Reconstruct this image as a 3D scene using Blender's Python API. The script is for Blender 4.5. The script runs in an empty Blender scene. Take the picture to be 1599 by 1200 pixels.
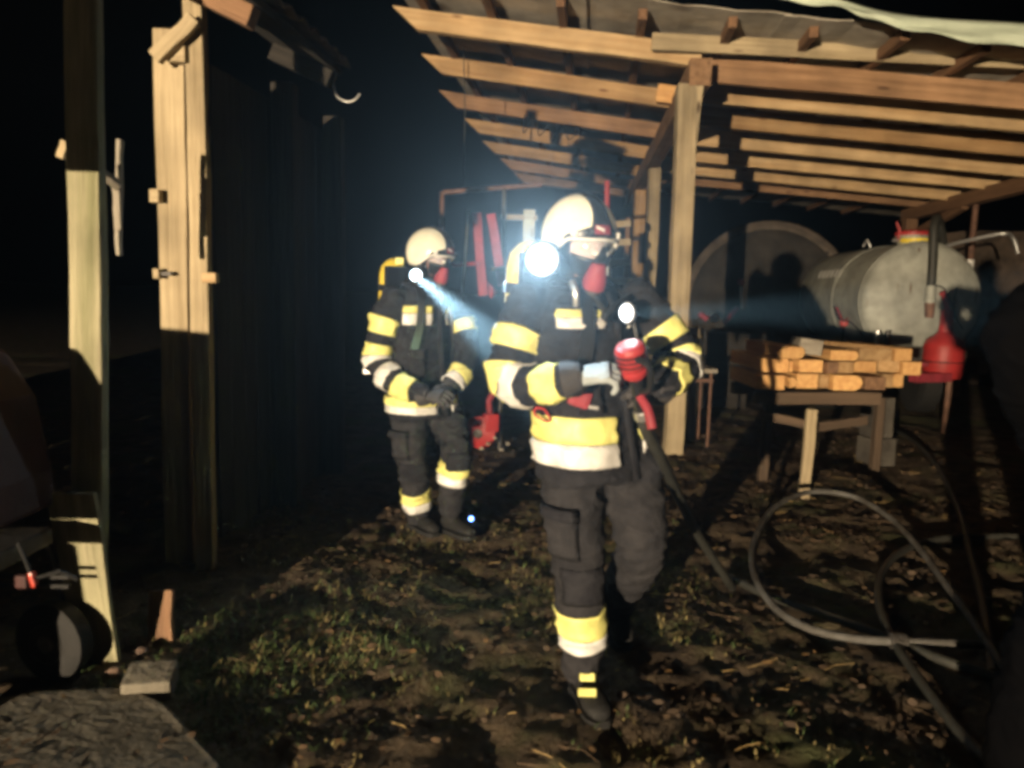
import bpy, bmesh, math, random
import numpy as np
from mathutils import Vector, Matrix, Quaternion, noise

random.seed(7)
rng = np.random.default_rng(7)
R = math.radians
scene = bpy.context.scene
COL = scene.collection

# ------------------------------------------------------------------ camera
F, CX, CY, W, H = 1200.0, 799.5, 600.0, 1599, 1200
CAM = Vector((0.0, 0.0, 1.5))
PITCH, ROLL = R(6.9), R(1.4)
cam_d = bpy.data.cameras.new('camera')
cam = bpy.data.objects.new('camera', cam_d)
COL.objects.link(cam)
cam_d.sensor_width = 36.0
cam_d.lens = F / W * 36.0
cam_d.clip_start, cam_d.clip_end = 0.05, 2000
rot = Matrix.Rotation(R(90) - PITCH, 3, 'X') @ Matrix.Rotation(ROLL, 3, 'Z')
cam.matrix_world = Matrix.Translation(CAM) @ rot.to_4x4()
cam_d.dof.use_dof = True
cam_d.dof.focus_distance = 4.2
cam_d.dof.aperture_fstop = 2.2
scene.camera = cam

# ------------------------------------------------------------------ sky, exposure
world = bpy.data.worlds.new('World')
scene.world = world
world.use_nodes = True
wn = world.node_tree
sky = wn.nodes.new('ShaderNodeTexSky')
sky.sky_type = 'NISHITA'
sky.sun_disc = False
sky.sun_elevation = R(-6.0)
sky.sun_rotation = R(200)
bg = wn.nodes['Background']
bg.inputs['Strength'].default_value = 0.12
wn.links.new(sky.outputs[0], bg.inputs['Color'])
scene.view_settings.view_transform = 'Standard'
scene.view_settings.look = 'None'
scene.view_settings.exposure = 0.0
scene.view_settings.gamma = 1.0
scene.view_settings.use_curve_mapping = False
scene.render.engine = 'CYCLES'
cy = scene.cycles
cy.use_denoising = True
cy.filter_width = 3.8
cy.max_bounces = 3
cy.diffuse_bounces = 2
cy.glossy_bounces = 2
cy.transmission_bounces = 2
cy.volume_bounces = 0
cy.use_adaptive_sampling = True
cy.adaptive_threshold = 0.05
cy.light_sampling_threshold = 0.03
cy.adaptive_min_samples = 16
cy.transparent_max_bounces = 8
cy.sample_clamp_indirect = 4.0
cy.caustics_reflective = False
cy.caustics_refractive = False

# the work floodlight that lights the yard stands behind the camera (fixture built further down)
FLOOD = Vector((-5.2, -10.0, 1.35))
fl_d = bpy.data.lights.new('floodlight_beam', 'SPOT')
fl_d.energy = 21000
fl_d.color = (1.0, 0.79, 0.53)
fl_d.spot_size = R(95)
fl_d.spot_blend = 0.35
fl_d.shadow_soft_size = 0.07
fl = bpy.data.objects.new('floodlight_beam', fl_d)
COL.objects.link(fl)
fl.location = FLOOD
fl.rotation_euler = (Vector((1.0, 7.0, 1.9)) - FLOOD).to_track_quat('-Z', 'Y').to_euler()


# ------------------------------------------------------------------ pixel helpers (photo pixels, 1599 x 1200)
def ray(x, y):
    return rot @ Vector(((x - CX) / F, -(y - CY) / F, -1.0))


def at(x, y, d):
    """point seen at photo pixel x, y at distance d in front of the camera (along Y)"""
    v = ray(x, y)
    return CAM + v * (d / v.y)


def gnd(x, y, z=0.0):
    v = ray(x, y)
    return CAM + v * ((z - CAM.z) / v.z)


AX = R(6.2)
U3 = Vector((math.sin(AX), math.cos(AX), 0))     # along the sheds
V3 = Vector((math.cos(AX), -math.sin(AX), 0))    # across the sheds


def S(l, d, z):
    return V3 * l + U3 * d + Vector((0, 0, z))


# ------------------------------------------------------------------ materials
def mat(name, col, rough=0.7, metal=0.0, col2=None, scale=6.0, stretch=(1, 1, 1), bump=0.0, bscale=None,
        detail=6.0, lo=0.35, hi=0.65, spots=None, vary=0.0, spec=0.4, sheen=0.0, coat=0.0, knots=None):
    m = bpy.data.materials.new(name)
    m.use_nodes = True
    nt = m.node_tree
    N, L = nt.nodes, nt.links
    p = N['Principled BSDF']
    p.inputs['Roughness'].default_value = rough
    p.inputs['Metallic'].default_value = metal
    p.inputs['Specular IOR Level'].default_value = spec
    if coat:
        p.inputs['Coat Weight'].default_value = coat
    if sheen:
        p.inputs['Sheen Weight'].default_value = sheen
    tc = N.new('ShaderNodeTexCoord')
    mp = N.new('ShaderNodeMapping')
    mp.inputs['Scale'].default_value = stretch
    oi = N.new('ShaderNodeObjectInfo')
    vm = N.new('ShaderNodeVectorMath')
    vm.operation = 'MULTIPLY_ADD'
    vm.inputs[1].default_value = (1, 1, 1)
    cmb = N.new('ShaderNodeMath')
    cmb.operation = 'MULTIPLY'
    cmb.inputs[1].default_value = 37.0
    L.new(oi.outputs['Random'], cmb.inputs[0])
    L.new(tc.outputs['Object'], vm.inputs[0])
    L.new(cmb.outputs[0], vm.inputs[2])
    L.new(vm.outputs[0], mp.inputs['Vector'])
    nz = N.new('ShaderNodeTexNoise')
    nz.inputs['Scale'].default_value = scale
    nz.inputs['Detail'].default_value = detail
    nz.inputs['Roughness'].default_value = 0.62
    L.new(mp.outputs[0], nz.inputs['Vector'])
    rp = N.new('ShaderNodeValToRGB')
    rp.color_ramp.elements[0].position = lo
    rp.color_ramp.elements[1].position = hi
    c2 = col2 or tuple(c * 0.75 for c in col)
    rp.color_ramp.elements[0].color = (*c2, 1)
    rp.color_ramp.elements[1].color = (*col, 1)
    L.new(nz.outputs['Fac'], rp.inputs['Fac'])
    out = rp.outputs['Color']
    if spots:
        scol, sscale, sthr = spots
        vo = N.new('ShaderNodeTexVoronoi')
        vo.inputs['Scale'].default_value = sscale
        if knots:
            mk = N.new('ShaderNodeMapping')
            mk.inputs['Scale'].default_value = knots
            L.new(vm.outputs[0], mk.inputs['Vector'])
            L.new(mk.outputs[0], vo.inputs['Vector'])
        else:
            L.new(mp.outputs[0], vo.inputs['Vector'])
        r2 = N.new('ShaderNodeValToRGB')
        r2.color_ramp.elements[0].position = sthr * 0.45
        r2.color_ramp.elements[1].position = sthr
        r2.color_ramp.elements[0].color = (1, 1, 1, 1)
        r2.color_ramp.elements[1].color = (0, 0, 0, 1)
        L.new(vo.outputs['Distance'], r2.inputs['Fac'])
        mx = N.new('ShaderNodeMix')
        mx.data_type = 'RGBA'
        L.new(r2.outputs['Color'], mx.inputs['Factor'])
        L.new(out, mx.inputs['A'])
        mx.inputs['B'].default_value = (*scol, 1)
        out = mx.outputs['Result']
    if knots:
        nb = N.new('ShaderNodeTexNoise')
        nb.inputs['Scale'].default_value = 2.3
        nb.inputs['Detail'].default_value = 4
        L.new(vm.outputs[0], nb.inputs['Vector'])
        rb_ = N.new('ShaderNodeMapRange')
        rb_.inputs['From Min'].default_value = 0.3
        rb_.inputs['From Max'].default_value = 0.7
        rb_.inputs['To Min'].default_value = 0.62
        rb_.inputs['To Max'].default_value = 1.12
        L.new(nb.outputs['Fac'], rb_.inputs['Value'])
        hb_ = N.new('ShaderNodeHueSaturation')
        L.new(rb_.outputs[0], hb_.inputs['Value'])
        L.new(out, hb_.inputs['Color'])
        out = hb_.outputs['Color']
    if vary:
        hs = N.new('ShaderNodeHueSaturation')
        mr = N.new('ShaderNodeMapRange')
        mr.inputs['To Min'].default_value = 1 - vary
        mr.inputs['To Max'].default_value = 1 + vary
        L.new(oi.outputs['Random'], mr.inputs['Value'])
        L.new(mr.outputs[0], hs.inputs['Value'])
        L.new(out, hs.inputs['Color'])
        out = hs.outputs['Color']
    L.new(out, p.inputs['Base Color'])
    if bump:
        n2 = N.new('ShaderNodeTexNoise')
        n2.inputs['Scale'].default_value = bscale or scale * 3
        n2.inputs['Detail'].default_value = 8
        L.new(mp.outputs[0], n2.inputs['Vector'])
        b = N.new('ShaderNodeBump')
        b.inputs['Strength'].default_value = bump
        b.inputs['Distance'].default_value = 0.02
        L.new(n2.outputs['Fac'], b.inputs['Height'])
        L.new(b.outputs[0], p.inputs['Normal'])
    return m


def hot_lens(name, col, strength, r0, r1):
    """reflector lamp lens: hot spot in the middle, dim towards the rim (radius in the lens' own coordinates)"""
    m = bpy.data.materials.new(name)
    m.use_nodes = True
    N, L = m.node_tree.nodes, m.node_tree.links
    p = N['Principled BSDF']
    p.inputs['Base Color'].default_value = (0.5, 0.5, 0.5, 1)
    p.inputs['Emission Color'].default_value = (*col, 1)
    tc = N.new('ShaderNodeTexCoord')
    ln = N.new('ShaderNodeVectorMath')
    ln.operation = 'LENGTH'
    L.new(tc.outputs['Object'], ln.inputs[0])
    mr = N.new('ShaderNodeMapRange')
    mr.inputs['From Min'].default_value = r0
    mr.inputs['From Max'].default_value = r1
    mr.inputs['To Min'].default_value = math.log(strength)
    mr.inputs['To Max'].default_value = math.log(0.12)
    L.new(ln.outputs['Value'], mr.inputs['Value'])
    ex = N.new('ShaderNodeMath')
    ex.operation = 'EXPONENT'
    L.new(mr.outputs[0], ex.inputs[0])
    L.new(ex.outputs[0], p.inputs['Emission Strength'])
    return m


def glow(name, col, strength):
    m = bpy.data.materials.new(name)
    m.use_nodes = True
    p = m.node_tree.nodes['Principled BSDF']
    p.inputs['Base Color'].default_value = (0.8, 0.8, 0.8, 1)
    p.inputs['Emission Color'].default_value = (*col, 1)
    p.inputs['Emission Strength'].default_value = strength
    return m


M = {}
GR = (0.35, 9, 9)   # grain stretched along a timber's length (local X)
M['pine'] = mat('pine', (0.46, 0.30, 0.145), 0.75, 0, (0.30, 0.17, 0.07), 2.4, GR, 0.35, 8, spots=((0.16, 0.07, 0.03), 1.0, 0.13), vary=0.14, knots=(1.7, 5.5, 5.5))
M['pine_pale'] = mat('pine_pale', (0.56, 0.40, 0.22), 0.75, 0, (0.42, 0.27, 0.13), 2.4, GR, 0.35, 8, spots=((0.17, 0.09, 0.04), 1.0, 0.13), vary=0.1, knots=(1.7, 5.5, 5.5))
M['pine_brown'] = mat('pine_brown', (0.33, 0.195, 0.105), 0.8, 0, (0.20, 0.11, 0.055), 2.6, GR, 0.5, 8, spots=((0.10, 0.05, 0.025), 1.0, 0.14), vary=0.15, knots=(1.7, 5.5, 5.5))
M['trestle_wood'] = mat('trestle_wood', (0.10, 0.066, 0.042), 0.85, 0, (0.05, 0.034, 0.022), 2.6, (0.4, 9, 9), 0.5, 8, vary=0.15)
M['pine_saw'] = mat('pine_saw', (0.60, 0.36, 0.14), 0.7, 0, (0.45, 0.23, 0.085), 5, (0.5, 5, 5), 0.3, 14, vary=0.18)
M['old_wood'] = mat('old_wood', (0.46, 0.37, 0.235), 0.85, 0, (0.30, 0.235, 0.14), 2.6, (0.4, 10, 10), 0.6, 7, spots=((0.10, 0.07, 0.04), 1.0, 0.13), vary=0.08, knots=(1.7, 5.5, 5.5))
M['mossy_wood'] = mat('mossy_wood', (0.37, 0.335, 0.215), 0.9, 0, (0.21, 0.205, 0.11), 2.2, (0.5, 8, 8), 0.7, 7, spots=((0.08, 0.07, 0.035), 1.0, 0.13), knots=(1.7, 5.5, 5.5))
M['brown_wood'] = mat('brown_wood', (0.21, 0.115, 0.06), 0.8, 0, (0.12, 0.065, 0.036), 2.6, (0.4, 9, 9), 0.5, 8, vary=0.15)
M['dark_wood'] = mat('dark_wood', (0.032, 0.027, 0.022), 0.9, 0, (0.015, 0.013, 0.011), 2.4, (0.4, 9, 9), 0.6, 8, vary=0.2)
M['grey_wood'] = mat('grey_wood', (0.30, 0.27, 0.22), 0.9, 0, (0.19, 0.165, 0.13), 3, (0.5, 7, 7), 0.5, 8, vary=0.1)
M['roofing'] = mat('roofing', (0.50, 0.46, 0.39), 0.9, 0, (0.30, 0.27, 0.22), 2.2, (1, 1, 1), 0.4, 9, spots=((0.13, 0.10, 0.07), 1.1, 0.2))
M['tarp'] = mat('tarp', (0.55, 0.62, 0.50), 0.45, 0, (0.45, 0.52, 0.41), 5, (1, 1, 1), 0.25, 6)
M['tile'] = mat('tile', (0.15, 0.095, 0.065), 0.85, 0, (0.08, 0.052, 0.04), 9, (1, 1, 1), 0.5, 20, vary=0.2)
M['steel'] = mat('steel', (0.50, 0.50, 0.50), 0.4, 0.85, (0.38, 0.38, 0.37), 8, (1, 1, 1), 0.15, 20)
M['dark_steel'] = mat('dark_steel', (0.09, 0.085, 0.08), 0.55, 0.5, (0.05, 0.045, 0.04), 8, (1, 1, 1), 0.2, 20)
M['dark_concrete'] = mat('dark_concrete', (0.075, 0.067, 0.055), 0.95, 0.0, (0.035, 0.03, 0.025), 5, (1, 1, 1), 0.6, 22)  # darker concrete tone for the blocks under the timber stack
M['rust_steel'] = mat('rust_steel', (0.19, 0.10, 0.065), 0.7, 0.3, (0.10, 0.055, 0.04), 10, (1, 1, 1), 0.3, 20)
M['galv'] = mat('galvanised', (0.40, 0.41, 0.365), 0.62, 0.2, (0.29, 0.295, 0.26), 7, (1, 1, 1), 0.12, 12, spots=((0.19, 0.15, 0.11), 2.2, 0.16), knots=(3.5, 3.5, 0.8))
M['old_tank'] = mat('old_tank_shaded', (0.030, 0.026, 0.023), 0.85, 0.0, (0.010, 0.009, 0.008), 4, (1, 1, 1), 0.3, 9)  # vessel colour darkened to hold the shadow that falls on its end
M['old_rim'] = mat('old_rim', (0.10, 0.08, 0.062), 0.8, 0.0, (0.04, 0.032, 0.026), 5, (1, 1, 1), 0.4, 9)  # lighter brown so the flange shows as the lit edge
M['red'] = mat('red_paint', (0.36, 0.026, 0.028), 0.5, 0.0, (0.26, 0.02, 0.02), 7, (1, 1, 1), 0.12, 15)
M['red_dull'] = mat('red_dull', (0.27, 0.03, 0.045), 0.65, 0.0, (0.17, 0.02, 0.028), 7, (1, 1, 1), 0.2, 15)
M['red_dark'] = mat('red_machine', (0.042, 0.006, 0.005), 0.7, 0.0, (0.022, 0.004, 0.0035), 5, (1, 1, 1), 0.2, 12)
M['red_glass'] = mat('red_glass', (0.26, 0.03, 0.018), 0.3, 0.0, (0.5, 0.05, 0.03), 5)
M['yellow_paint'] = mat('yellow_paint', (0.70, 0.55, 0.05), 0.5, 0.0, (0.6, 0.45, 0.04), 7)
M['rubber'] = mat('rubber', (0.013, 0.0125, 0.012), 0.8, 0.0, (0.008, 0.008, 0.008), 12, (1, 1, 1), 0.2, 30)
M['hose'] = mat('hose_rubber', (0.095, 0.092, 0.086), 0.7, 0.0, (0.035, 0.03, 0.024), 9, (1, 1, 1), 0.2, 60)
M['black_hose'] = mat('black_hose', (0.03, 0.03, 0.025), 0.55, 0.0, (0.02, 0.02, 0.017), 20, (1, 1, 1), 0.2, 60)
M['cloth'] = mat('turnout_cloth', (0.022, 0.022, 0.026), 0.92, 0.0, (0.012, 0.012, 0.016), 16, (1, 1, 1), 0.5, 30, spec=0.2)
M['trouser'] = mat('trouser_cloth', (0.029, 0.028, 0.031), 0.92, 0.0, (0.016, 0.016, 0.019), 14, (1, 1, 1), 0.5, 28, spec=0.2)
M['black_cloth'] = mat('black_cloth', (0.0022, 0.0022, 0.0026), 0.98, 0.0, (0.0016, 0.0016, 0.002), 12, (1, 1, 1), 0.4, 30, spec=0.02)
M['hood'] = mat('hood_cloth', (0.02, 0.019, 0.02), 0.95, 0.0, (0.012, 0.012, 0.013), 20, (1, 1, 1), 0.3, 50, spec=0.2)
M['yellow_band'] = mat('yellow_band', (0.88, 0.86, 0.30), 0.5, 0.0, (0.58, 0.54, 0.17), 9, (1, 1, 1), 0.12, 30)
M['silver_band'] = mat('silver_band', (0.80, 0.80, 0.78), 0.4, 0.0, (0.50, 0.49, 0.47), 9, (1, 1, 1), 0.12, 30)
M['helmet'] = mat('helmet_shell', (0.80, 0.79, 0.66), 0.28, 0.0, (0.64, 0.62, 0.50), 5, (1, 1, 1), 0.03, 8, coat=0.3)
M['black_gloss'] = mat('black_plastic', (0.014, 0.014, 0.015), 0.35, 0.0, (0.01, 0.01, 0.011), 10)
M['lamp_black'] = mat('lamp_black', (0.0012, 0.0012, 0.0013), 1.0, 0.0, (0.0009, 0.0009, 0.001), 10, spec=0.0)
M['white_trim'] = mat('white_trim', (0.75, 0.74, 0.70), 0.4)
M['skin'] = mat('skin', (0.34, 0.18, 0.14), 0.55, 0.0, (0.28, 0.14, 0.11), 12)
M['eye'] = mat('eye', (0.65, 0.62, 0.58), 0.2)
M['glove'] = mat('glove_leather', (0.055, 0.05, 0.05), 0.75, 0.0, (0.03, 0.028, 0.03), 14, (1, 1, 1), 0.4, 30)
M['lit_glove'] = mat('lamplit_glove', (0.34, 0.37, 0.38), 0.7, 0.0, (0.25, 0.28, 0.29), 14, (1, 1, 1), 0.4, 30)  # paler bluish copy of the glove colour, standing for lamp light on the hand
M['concrete'] = mat('concrete', (0.17, 0.153, 0.12), 0.92, 0.0, (0.09, 0.079, 0.06), 3.2, (1, 1, 1), 0.6, 22, spots=((0.09, 0.075, 0.05), 2.6, 0.25))
M['stone_wall'] = mat('stone_wall', (0.075, 0.053, 0.038), 0.95, 0.0, (0.03, 0.022, 0.016), 3.5, (1, 1, 1), 1.0, 7)
M['lens_led'] = hot_lens('lamp_light', (0.62, 0.85, 1.0), 2600, 0.020, 0.056)
M['lens_led_far'] = hot_lens('far_lamp_light', (0.62, 0.85, 1.0), 2600, 0.014, 0.040)
M['lens_led_chest'] = hot_lens('chest_lamp_light', (0.95, 0.97, 1.0), 500, 0.012, 0.036)
M['glow_small'] = glow('disc_glow', (0.16, 0.34, 1.0), 9)

g = bpy.data.materials.new('mask_lens')
g.use_nodes = True
gp = g.node_tree.nodes['Principled BSDF']
gp.inputs['Base Color'].default_value = (0.75, 0.72, 0.75, 1)
gp.inputs['Roughness'].default_value = 0.06
gp.inputs['Transmission Weight'].default_value = 0.0
gp.inputs['Alpha'].default_value = 0.28
M['lens'] = g


# ------------------------------------------------------------------ mesh helpers
class MB:
    def __init__(self):
        self.v, self.f, self.mi = [], [], []

    def add(self, verts, faces, mi=0):
        o = len(self.v)
        self.v += [tuple(p) for p in verts]
        self.f += [tuple(i + o for i in fc) for fc in faces]
        self.mi += [mi] * len(faces)
        return self

    def box(self, c, s, q=None, mi=0, bev=0.0):
        c = Vector(c)
        hx, hy, hz = s[0] / 2, s[1] / 2, s[2] / 2
        if bev <= 0:
            pts = [Vector((x, y, z)) for x in (-hx, hx) for y in (-hy, hy) for z in (-hz, hz)]
            fc = [(0, 1, 3, 2), (4, 6, 7, 5), (0, 4, 5, 1), (2, 3, 7, 6), (0, 2, 6, 4), (1, 5, 7, 3)]
        else:
            bm = bmesh.new()
            bmesh.ops.create_cube(bm, size=1)
            for v in bm.verts:
                v.co = Vector((v.co.x * s[0], v.co.y * s[1], v.co.z * s[2]))
            bmesh.ops.bevel(bm, geom=bm.edges[:], offset=bev, segments=2, affect='EDGES', profile=0.7)
            bm.verts.index_update()
            pts = [v.co.copy() for v in bm.verts]
            fc = [tuple(v.index for v in f.verts) for f in bm.faces]
            bm.free()
        if q is not None:
            pts = [q @ p for p in pts]
        return self.add([p + c for p in pts], fc, mi)

    def rings(self, rings, cap=True, closed=True, mi=0):
        n = len(rings[0])
        vs = [p for r in rings for p in r]
        fc = []
        for i in range(len(rings) - 1):
            for j in range(n if closed else n - 1):
                k = (j + 1) % n
                fc.append((i * n + j, i * n + k, (i + 1) * n + k, (i + 1) * n + j))
        if cap:
            fc.append(tuple(reversed(range(n))))
            fc.append(tuple((len(rings) - 1) * n + j for j in range(n)))
        return self.add(vs, fc, mi)

    def tube(self, pts, r, n=10, cap=True, mi=0):
        return self.rings(tube_rings(pts, r, n), cap, True, mi)

    def lathe(self, prof, origin, axis, n=24, mi=0, cap=True):
        axis = Vector(axis).normalized()
        a = axis.orthogonal().normalized()
        b = axis.cross(a)
        rs = []
        for (h, r) in prof:
            rs.append([Vector(origin) + axis * h + (a * math.cos(t) + b * math.sin(t)) * max(r, 1e-4)
                       for t in [2 * math.pi * k / n for k in range(n)]])
        return self.rings(rs, cap, True, mi)

    def build(self, name, material, parent=None, smooth=False, bevel=0.0, solid=0.0, local=None):
        me = bpy.data.meshes.new(name)
        if local is not None:
            inv = local.inverted()
            self.v = [tuple(inv @ Vector(p)) for p in self.v]
        me.from_pydata(self.v, [], self.f)
        mats = material if isinstance(material, (list, tuple)) else [material]
        for m_ in mats:
            me.materials.append(M[m_] if isinstance(m_, str) else m_)
        if len(mats) > 1:
            me.polygons.foreach_set('material_index', self.mi)
        if smooth:
            me.polygons.foreach_set('use_smooth', [True] * len(me.polygons))
        me.update()
        bm = bmesh.new()
        bm.from_mesh(me)
        bmesh.ops.recalc_face_normals(bm, faces=bm.faces)
        bm.to_mesh(me)
        bm.free()
        if smooth:
            me.set_sharp_from_angle(angle=R(38))
        o = bpy.data.objects.new(name, me)
        COL.objects.link(o)
        if parent is not None:
            o.parent = parent
            o.matrix_parent_inverse = parent_inv(parent)
        if local is not None:
            o.matrix_basis = local
        if solid:
            md = o.modifiers.new('solid', 'SOLIDIFY')
            md.thickness = solid
            md.offset = 0
        if bevel:
            md = o.modifiers.new('bevel', 'BEVEL')
            md.width = bevel
            md.segments = 2
            md.limit_method = 'ANGLE'
        return o


WORLD_OF = {}


def parent_inv(p):
    return WORLD_OF.get(p.name, p.matrix_basis).inverted()


def empty(name, loc=(0, 0, 0)):
    o = bpy.data.objects.new(name, None)
    o.empty_display_size = 0.1
    COL.objects.link(o)
    o.location = loc
    WORLD_OF[o.name] = Matrix.Translation(Vector(loc))
    return o


def tag(o, label=None, cat=None, group=None, kind=None):
    if label:
        o['label'] = label
    if cat:
        o['category'] = cat
    if group:
        o['group'] = group
    if kind:
        o['kind'] = kind
    return o


def catmull(P, k=6):
    P = [Vector(p) for p in P]
    if len(P) < 3:
        return [P[0].lerp(P[-1], i / k) for i in range(k + 1)]
    Q = [P[0] * 2 - P[1]] + P + [P[-1] * 2 - P[-2]]
    out = []
    for i in range(1, len(Q) - 2):
        p0, p1, p2, p3 = Q[i - 1:i + 3]
        for j in range(k):
            t = j / k
            out.append(0.5 * ((2 * p1) + (p2 - p0) * t + (2 * p0 - 5 * p1 + 4 * p2 - p3) * t * t + (3 * p1 - p0 - 3 * p2 + p3) * t ** 3))
    out.append(P[-1])
    return out


def tube_rings(pts, r, n=10):
    pts = [Vector(p) for p in pts]
    rs = r if isinstance(r, (list, tuple)) else [r] * len(pts)
    T = []
    for i in range(len(pts)):
        a = pts[max(i - 1, 0)]
        b = pts[min(i + 1, len(pts) - 1)]
        T.append((b - a).normalized())
    nrm = T[0].orthogonal().normalized()
    out = []
    for i, p in enumerate(pts):
        nrm = (nrm - T[i] * nrm.dot(T[i])).normalized()
        b = T[i].cross(nrm)
        out.append([p + (nrm * math.cos(t) + b * math.sin(t)) * rs[i] for t in [2 * math.pi * k / n for k in range(n)]])
    return out


def frame_of(p0, p1, up=Vector((0, 0, 1))):
    x = (Vector(p1) - Vector(p0)).normalized()
    y = up.cross(x)
    if y.length < 1e-3:
        y = Vector((0, 1, 0)).cross(x)
    y.normalize()
    z = x.cross(y)
    m = Matrix((x, y, z)).transposed().to_4x4()
    m.translation = (Vector(p0) + Vector(p1)) / 2
    return m


def timber(name, p0, p1, w, h, material, parent=None, up=Vector((0, 0, 1)), wob=0.004, seg=7, bev=0.006, skew=(0, 0)):
    """a sawn timber from p0 to p1, w wide (sideways), h high, slightly uneven; local X runs along it"""
    m = frame_of(p0, p1, up)
    Lh = (Vector(p1) - Vector(p0)).length
    mb = MB()
    rs = []
    ph = [random.uniform(0, 9) for _ in range(4)]
    for i in range(seg + 1):
        t = i / seg
        oy = wob * math.sin(3 * t + ph[0]) + wob * 0.5 * math.sin(9 * t + ph[1])
        oz = wob * math.sin(2.5 * t + ph[2])
        s = 1 + 0.02 * math.sin(7 * t + ph[3])
        ring = []
        for (yy, zz) in ((-.5, -.5), (.5, -.5), (.5, .5), (-.5, .5)):
            xx = (t - 0.5) * Lh
            if i == 0:
                xx += skew[0] * (zz)
            if i == seg:
                xx += skew[1] * (zz)
            ring.append(Vector((xx + random.uniform(-1, 1) * 0.002, yy * w * s + oy + random.uniform(-1, 1) * wob * 0.4,
                                zz * h * s + oz + random.uniform(-1, 1) * wob * 0.4)))
        rs.append(ring)
    mb.rings(rs)
    o = mb.build(name, material, None, bevel=bev)
    if parent is not None:
        o.parent = parent
        o.matrix_parent_inverse = parent_inv(parent)
    o.matrix_basis = m
    return o


def remeshed(mb, voxel, smooth_it=4):
    """union of overlapping closed shells as one continuous surface"""
    me = bpy.data.meshes.new('tmp')
    me.from_pydata(mb.v, [], mb.f)
    bm = bmesh.new()
    bm.from_mesh(me)
    bmesh.ops.recalc_face_normals(bm, faces=bm.faces)
    bm.to_mesh(me)
    bm.free()
    o = bpy.data.objects.new('tmp', me)
    COL.objects.link(o)
    md = o.modifiers.new('r', 'REMESH')
    md.mode = 'VOXEL'
    md.voxel_size = voxel
    ms = o.modifiers.new('s', 'SMOOTH')
    ms.factor = 0.5
    ms.iterations = smooth_it
    dg = bpy.context.evaluated_depsgraph_get()
    new = bpy.data.meshes.new_from_object(o.evaluated_get(dg))
    bpy.data.objects.remove(o)
    bpy.data.meshes.remove(me)
    return new


def link_mesh(name, me, mats, parent):
    me.name = name
    for m_ in mats:
        me.materials.append(M[m_])
    me.polygons.foreach_set('use_smooth', [True] * len(me.polygons))
    o = bpy.data.objects.new(name, me)
    COL.objects.link(o)
    o.parent = parent
    o.matrix_parent_inverse = parent_inv(parent)
    return o



# ================================================================== the ground
PRINTS = [(random.uniform(-1.0, 3.2), random.uniform(1.9, 5.5), random.gauss(1.5, 0.5)) for _ in range(46)]


def gz(x, y):
    far = min(1.0, max(0.0, 12.0 / (abs(x) + abs(y) + 6.0)))
    p = Vector((x, y, 0.0))
    h = 0.035 * noise.noise(p * 1.1) + 0.03 * noise.noise(p * 3.3 + Vector((5, 1, 0))) + 0.022 * noise.noise(p * 8.5) + 0.016 * noise.noise(p * 19.0)
    for (fx_, fy_, fa_) in PRINTS:
        dx, dy = x - fx_, y - fy_
        if abs(dx) < 0.25 and abs(dy) < 0.25:
            u_ = dx * math.cos(fa_) + dy * math.sin(fa_)
            v_ = -dx * math.sin(fa_) + dy * math.cos(fa_)
            q = (u_ / 0.15) ** 2 + (v_ / 0.06) ** 2
            if q < 2.2:
                h += -0.028 * math.exp(-q * q * 1.2) + 0.010 * math.exp(-((q - 1.4) * 2.5) ** 2)
    return h * far - 0.01


def nonuni(a, b, step, far, k=22):
    mid = list(np.arange(a, b, step))
    if not k:
        return mid + [b]
    lo = [a - (step * 2) * (1.0) - (far) * (i / k) ** 3 for i in range(k, 0, -1)]
    hi = [b + step + (far) * (i / k) ** 3 for i in range(0, k + 1)]
    return lo + mid + hi


xs = nonuni(-3.2, 5.4, 0.034, 260)
ys = nonuni(1.3, 6.2, 0.032, 0.0, 0)[:-1] + list(np.arange(6.2, 16.0, 0.07)) + [16 + 250 * (i / 20) ** 2.5 for i in range(21)]
ys = [-260, -60, -20, -8, -3, -1, 0, 0.7] + ys
nx, ny = len(xs), len(ys)
gv = [(x, y, gz(x, y)) for y in ys for x in xs]
gf = [(j * nx + i, j * nx + i + 1, (j + 1) * nx + i + 1, (j + 1) * nx + i) for j in range(ny - 1) for i in range(nx - 1)]
me = bpy.data.meshes.new('ground')
me.from_pydata(gv, [], gf)
me.polygons.foreach_set('use_smooth', [True] * len(gf))


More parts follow.
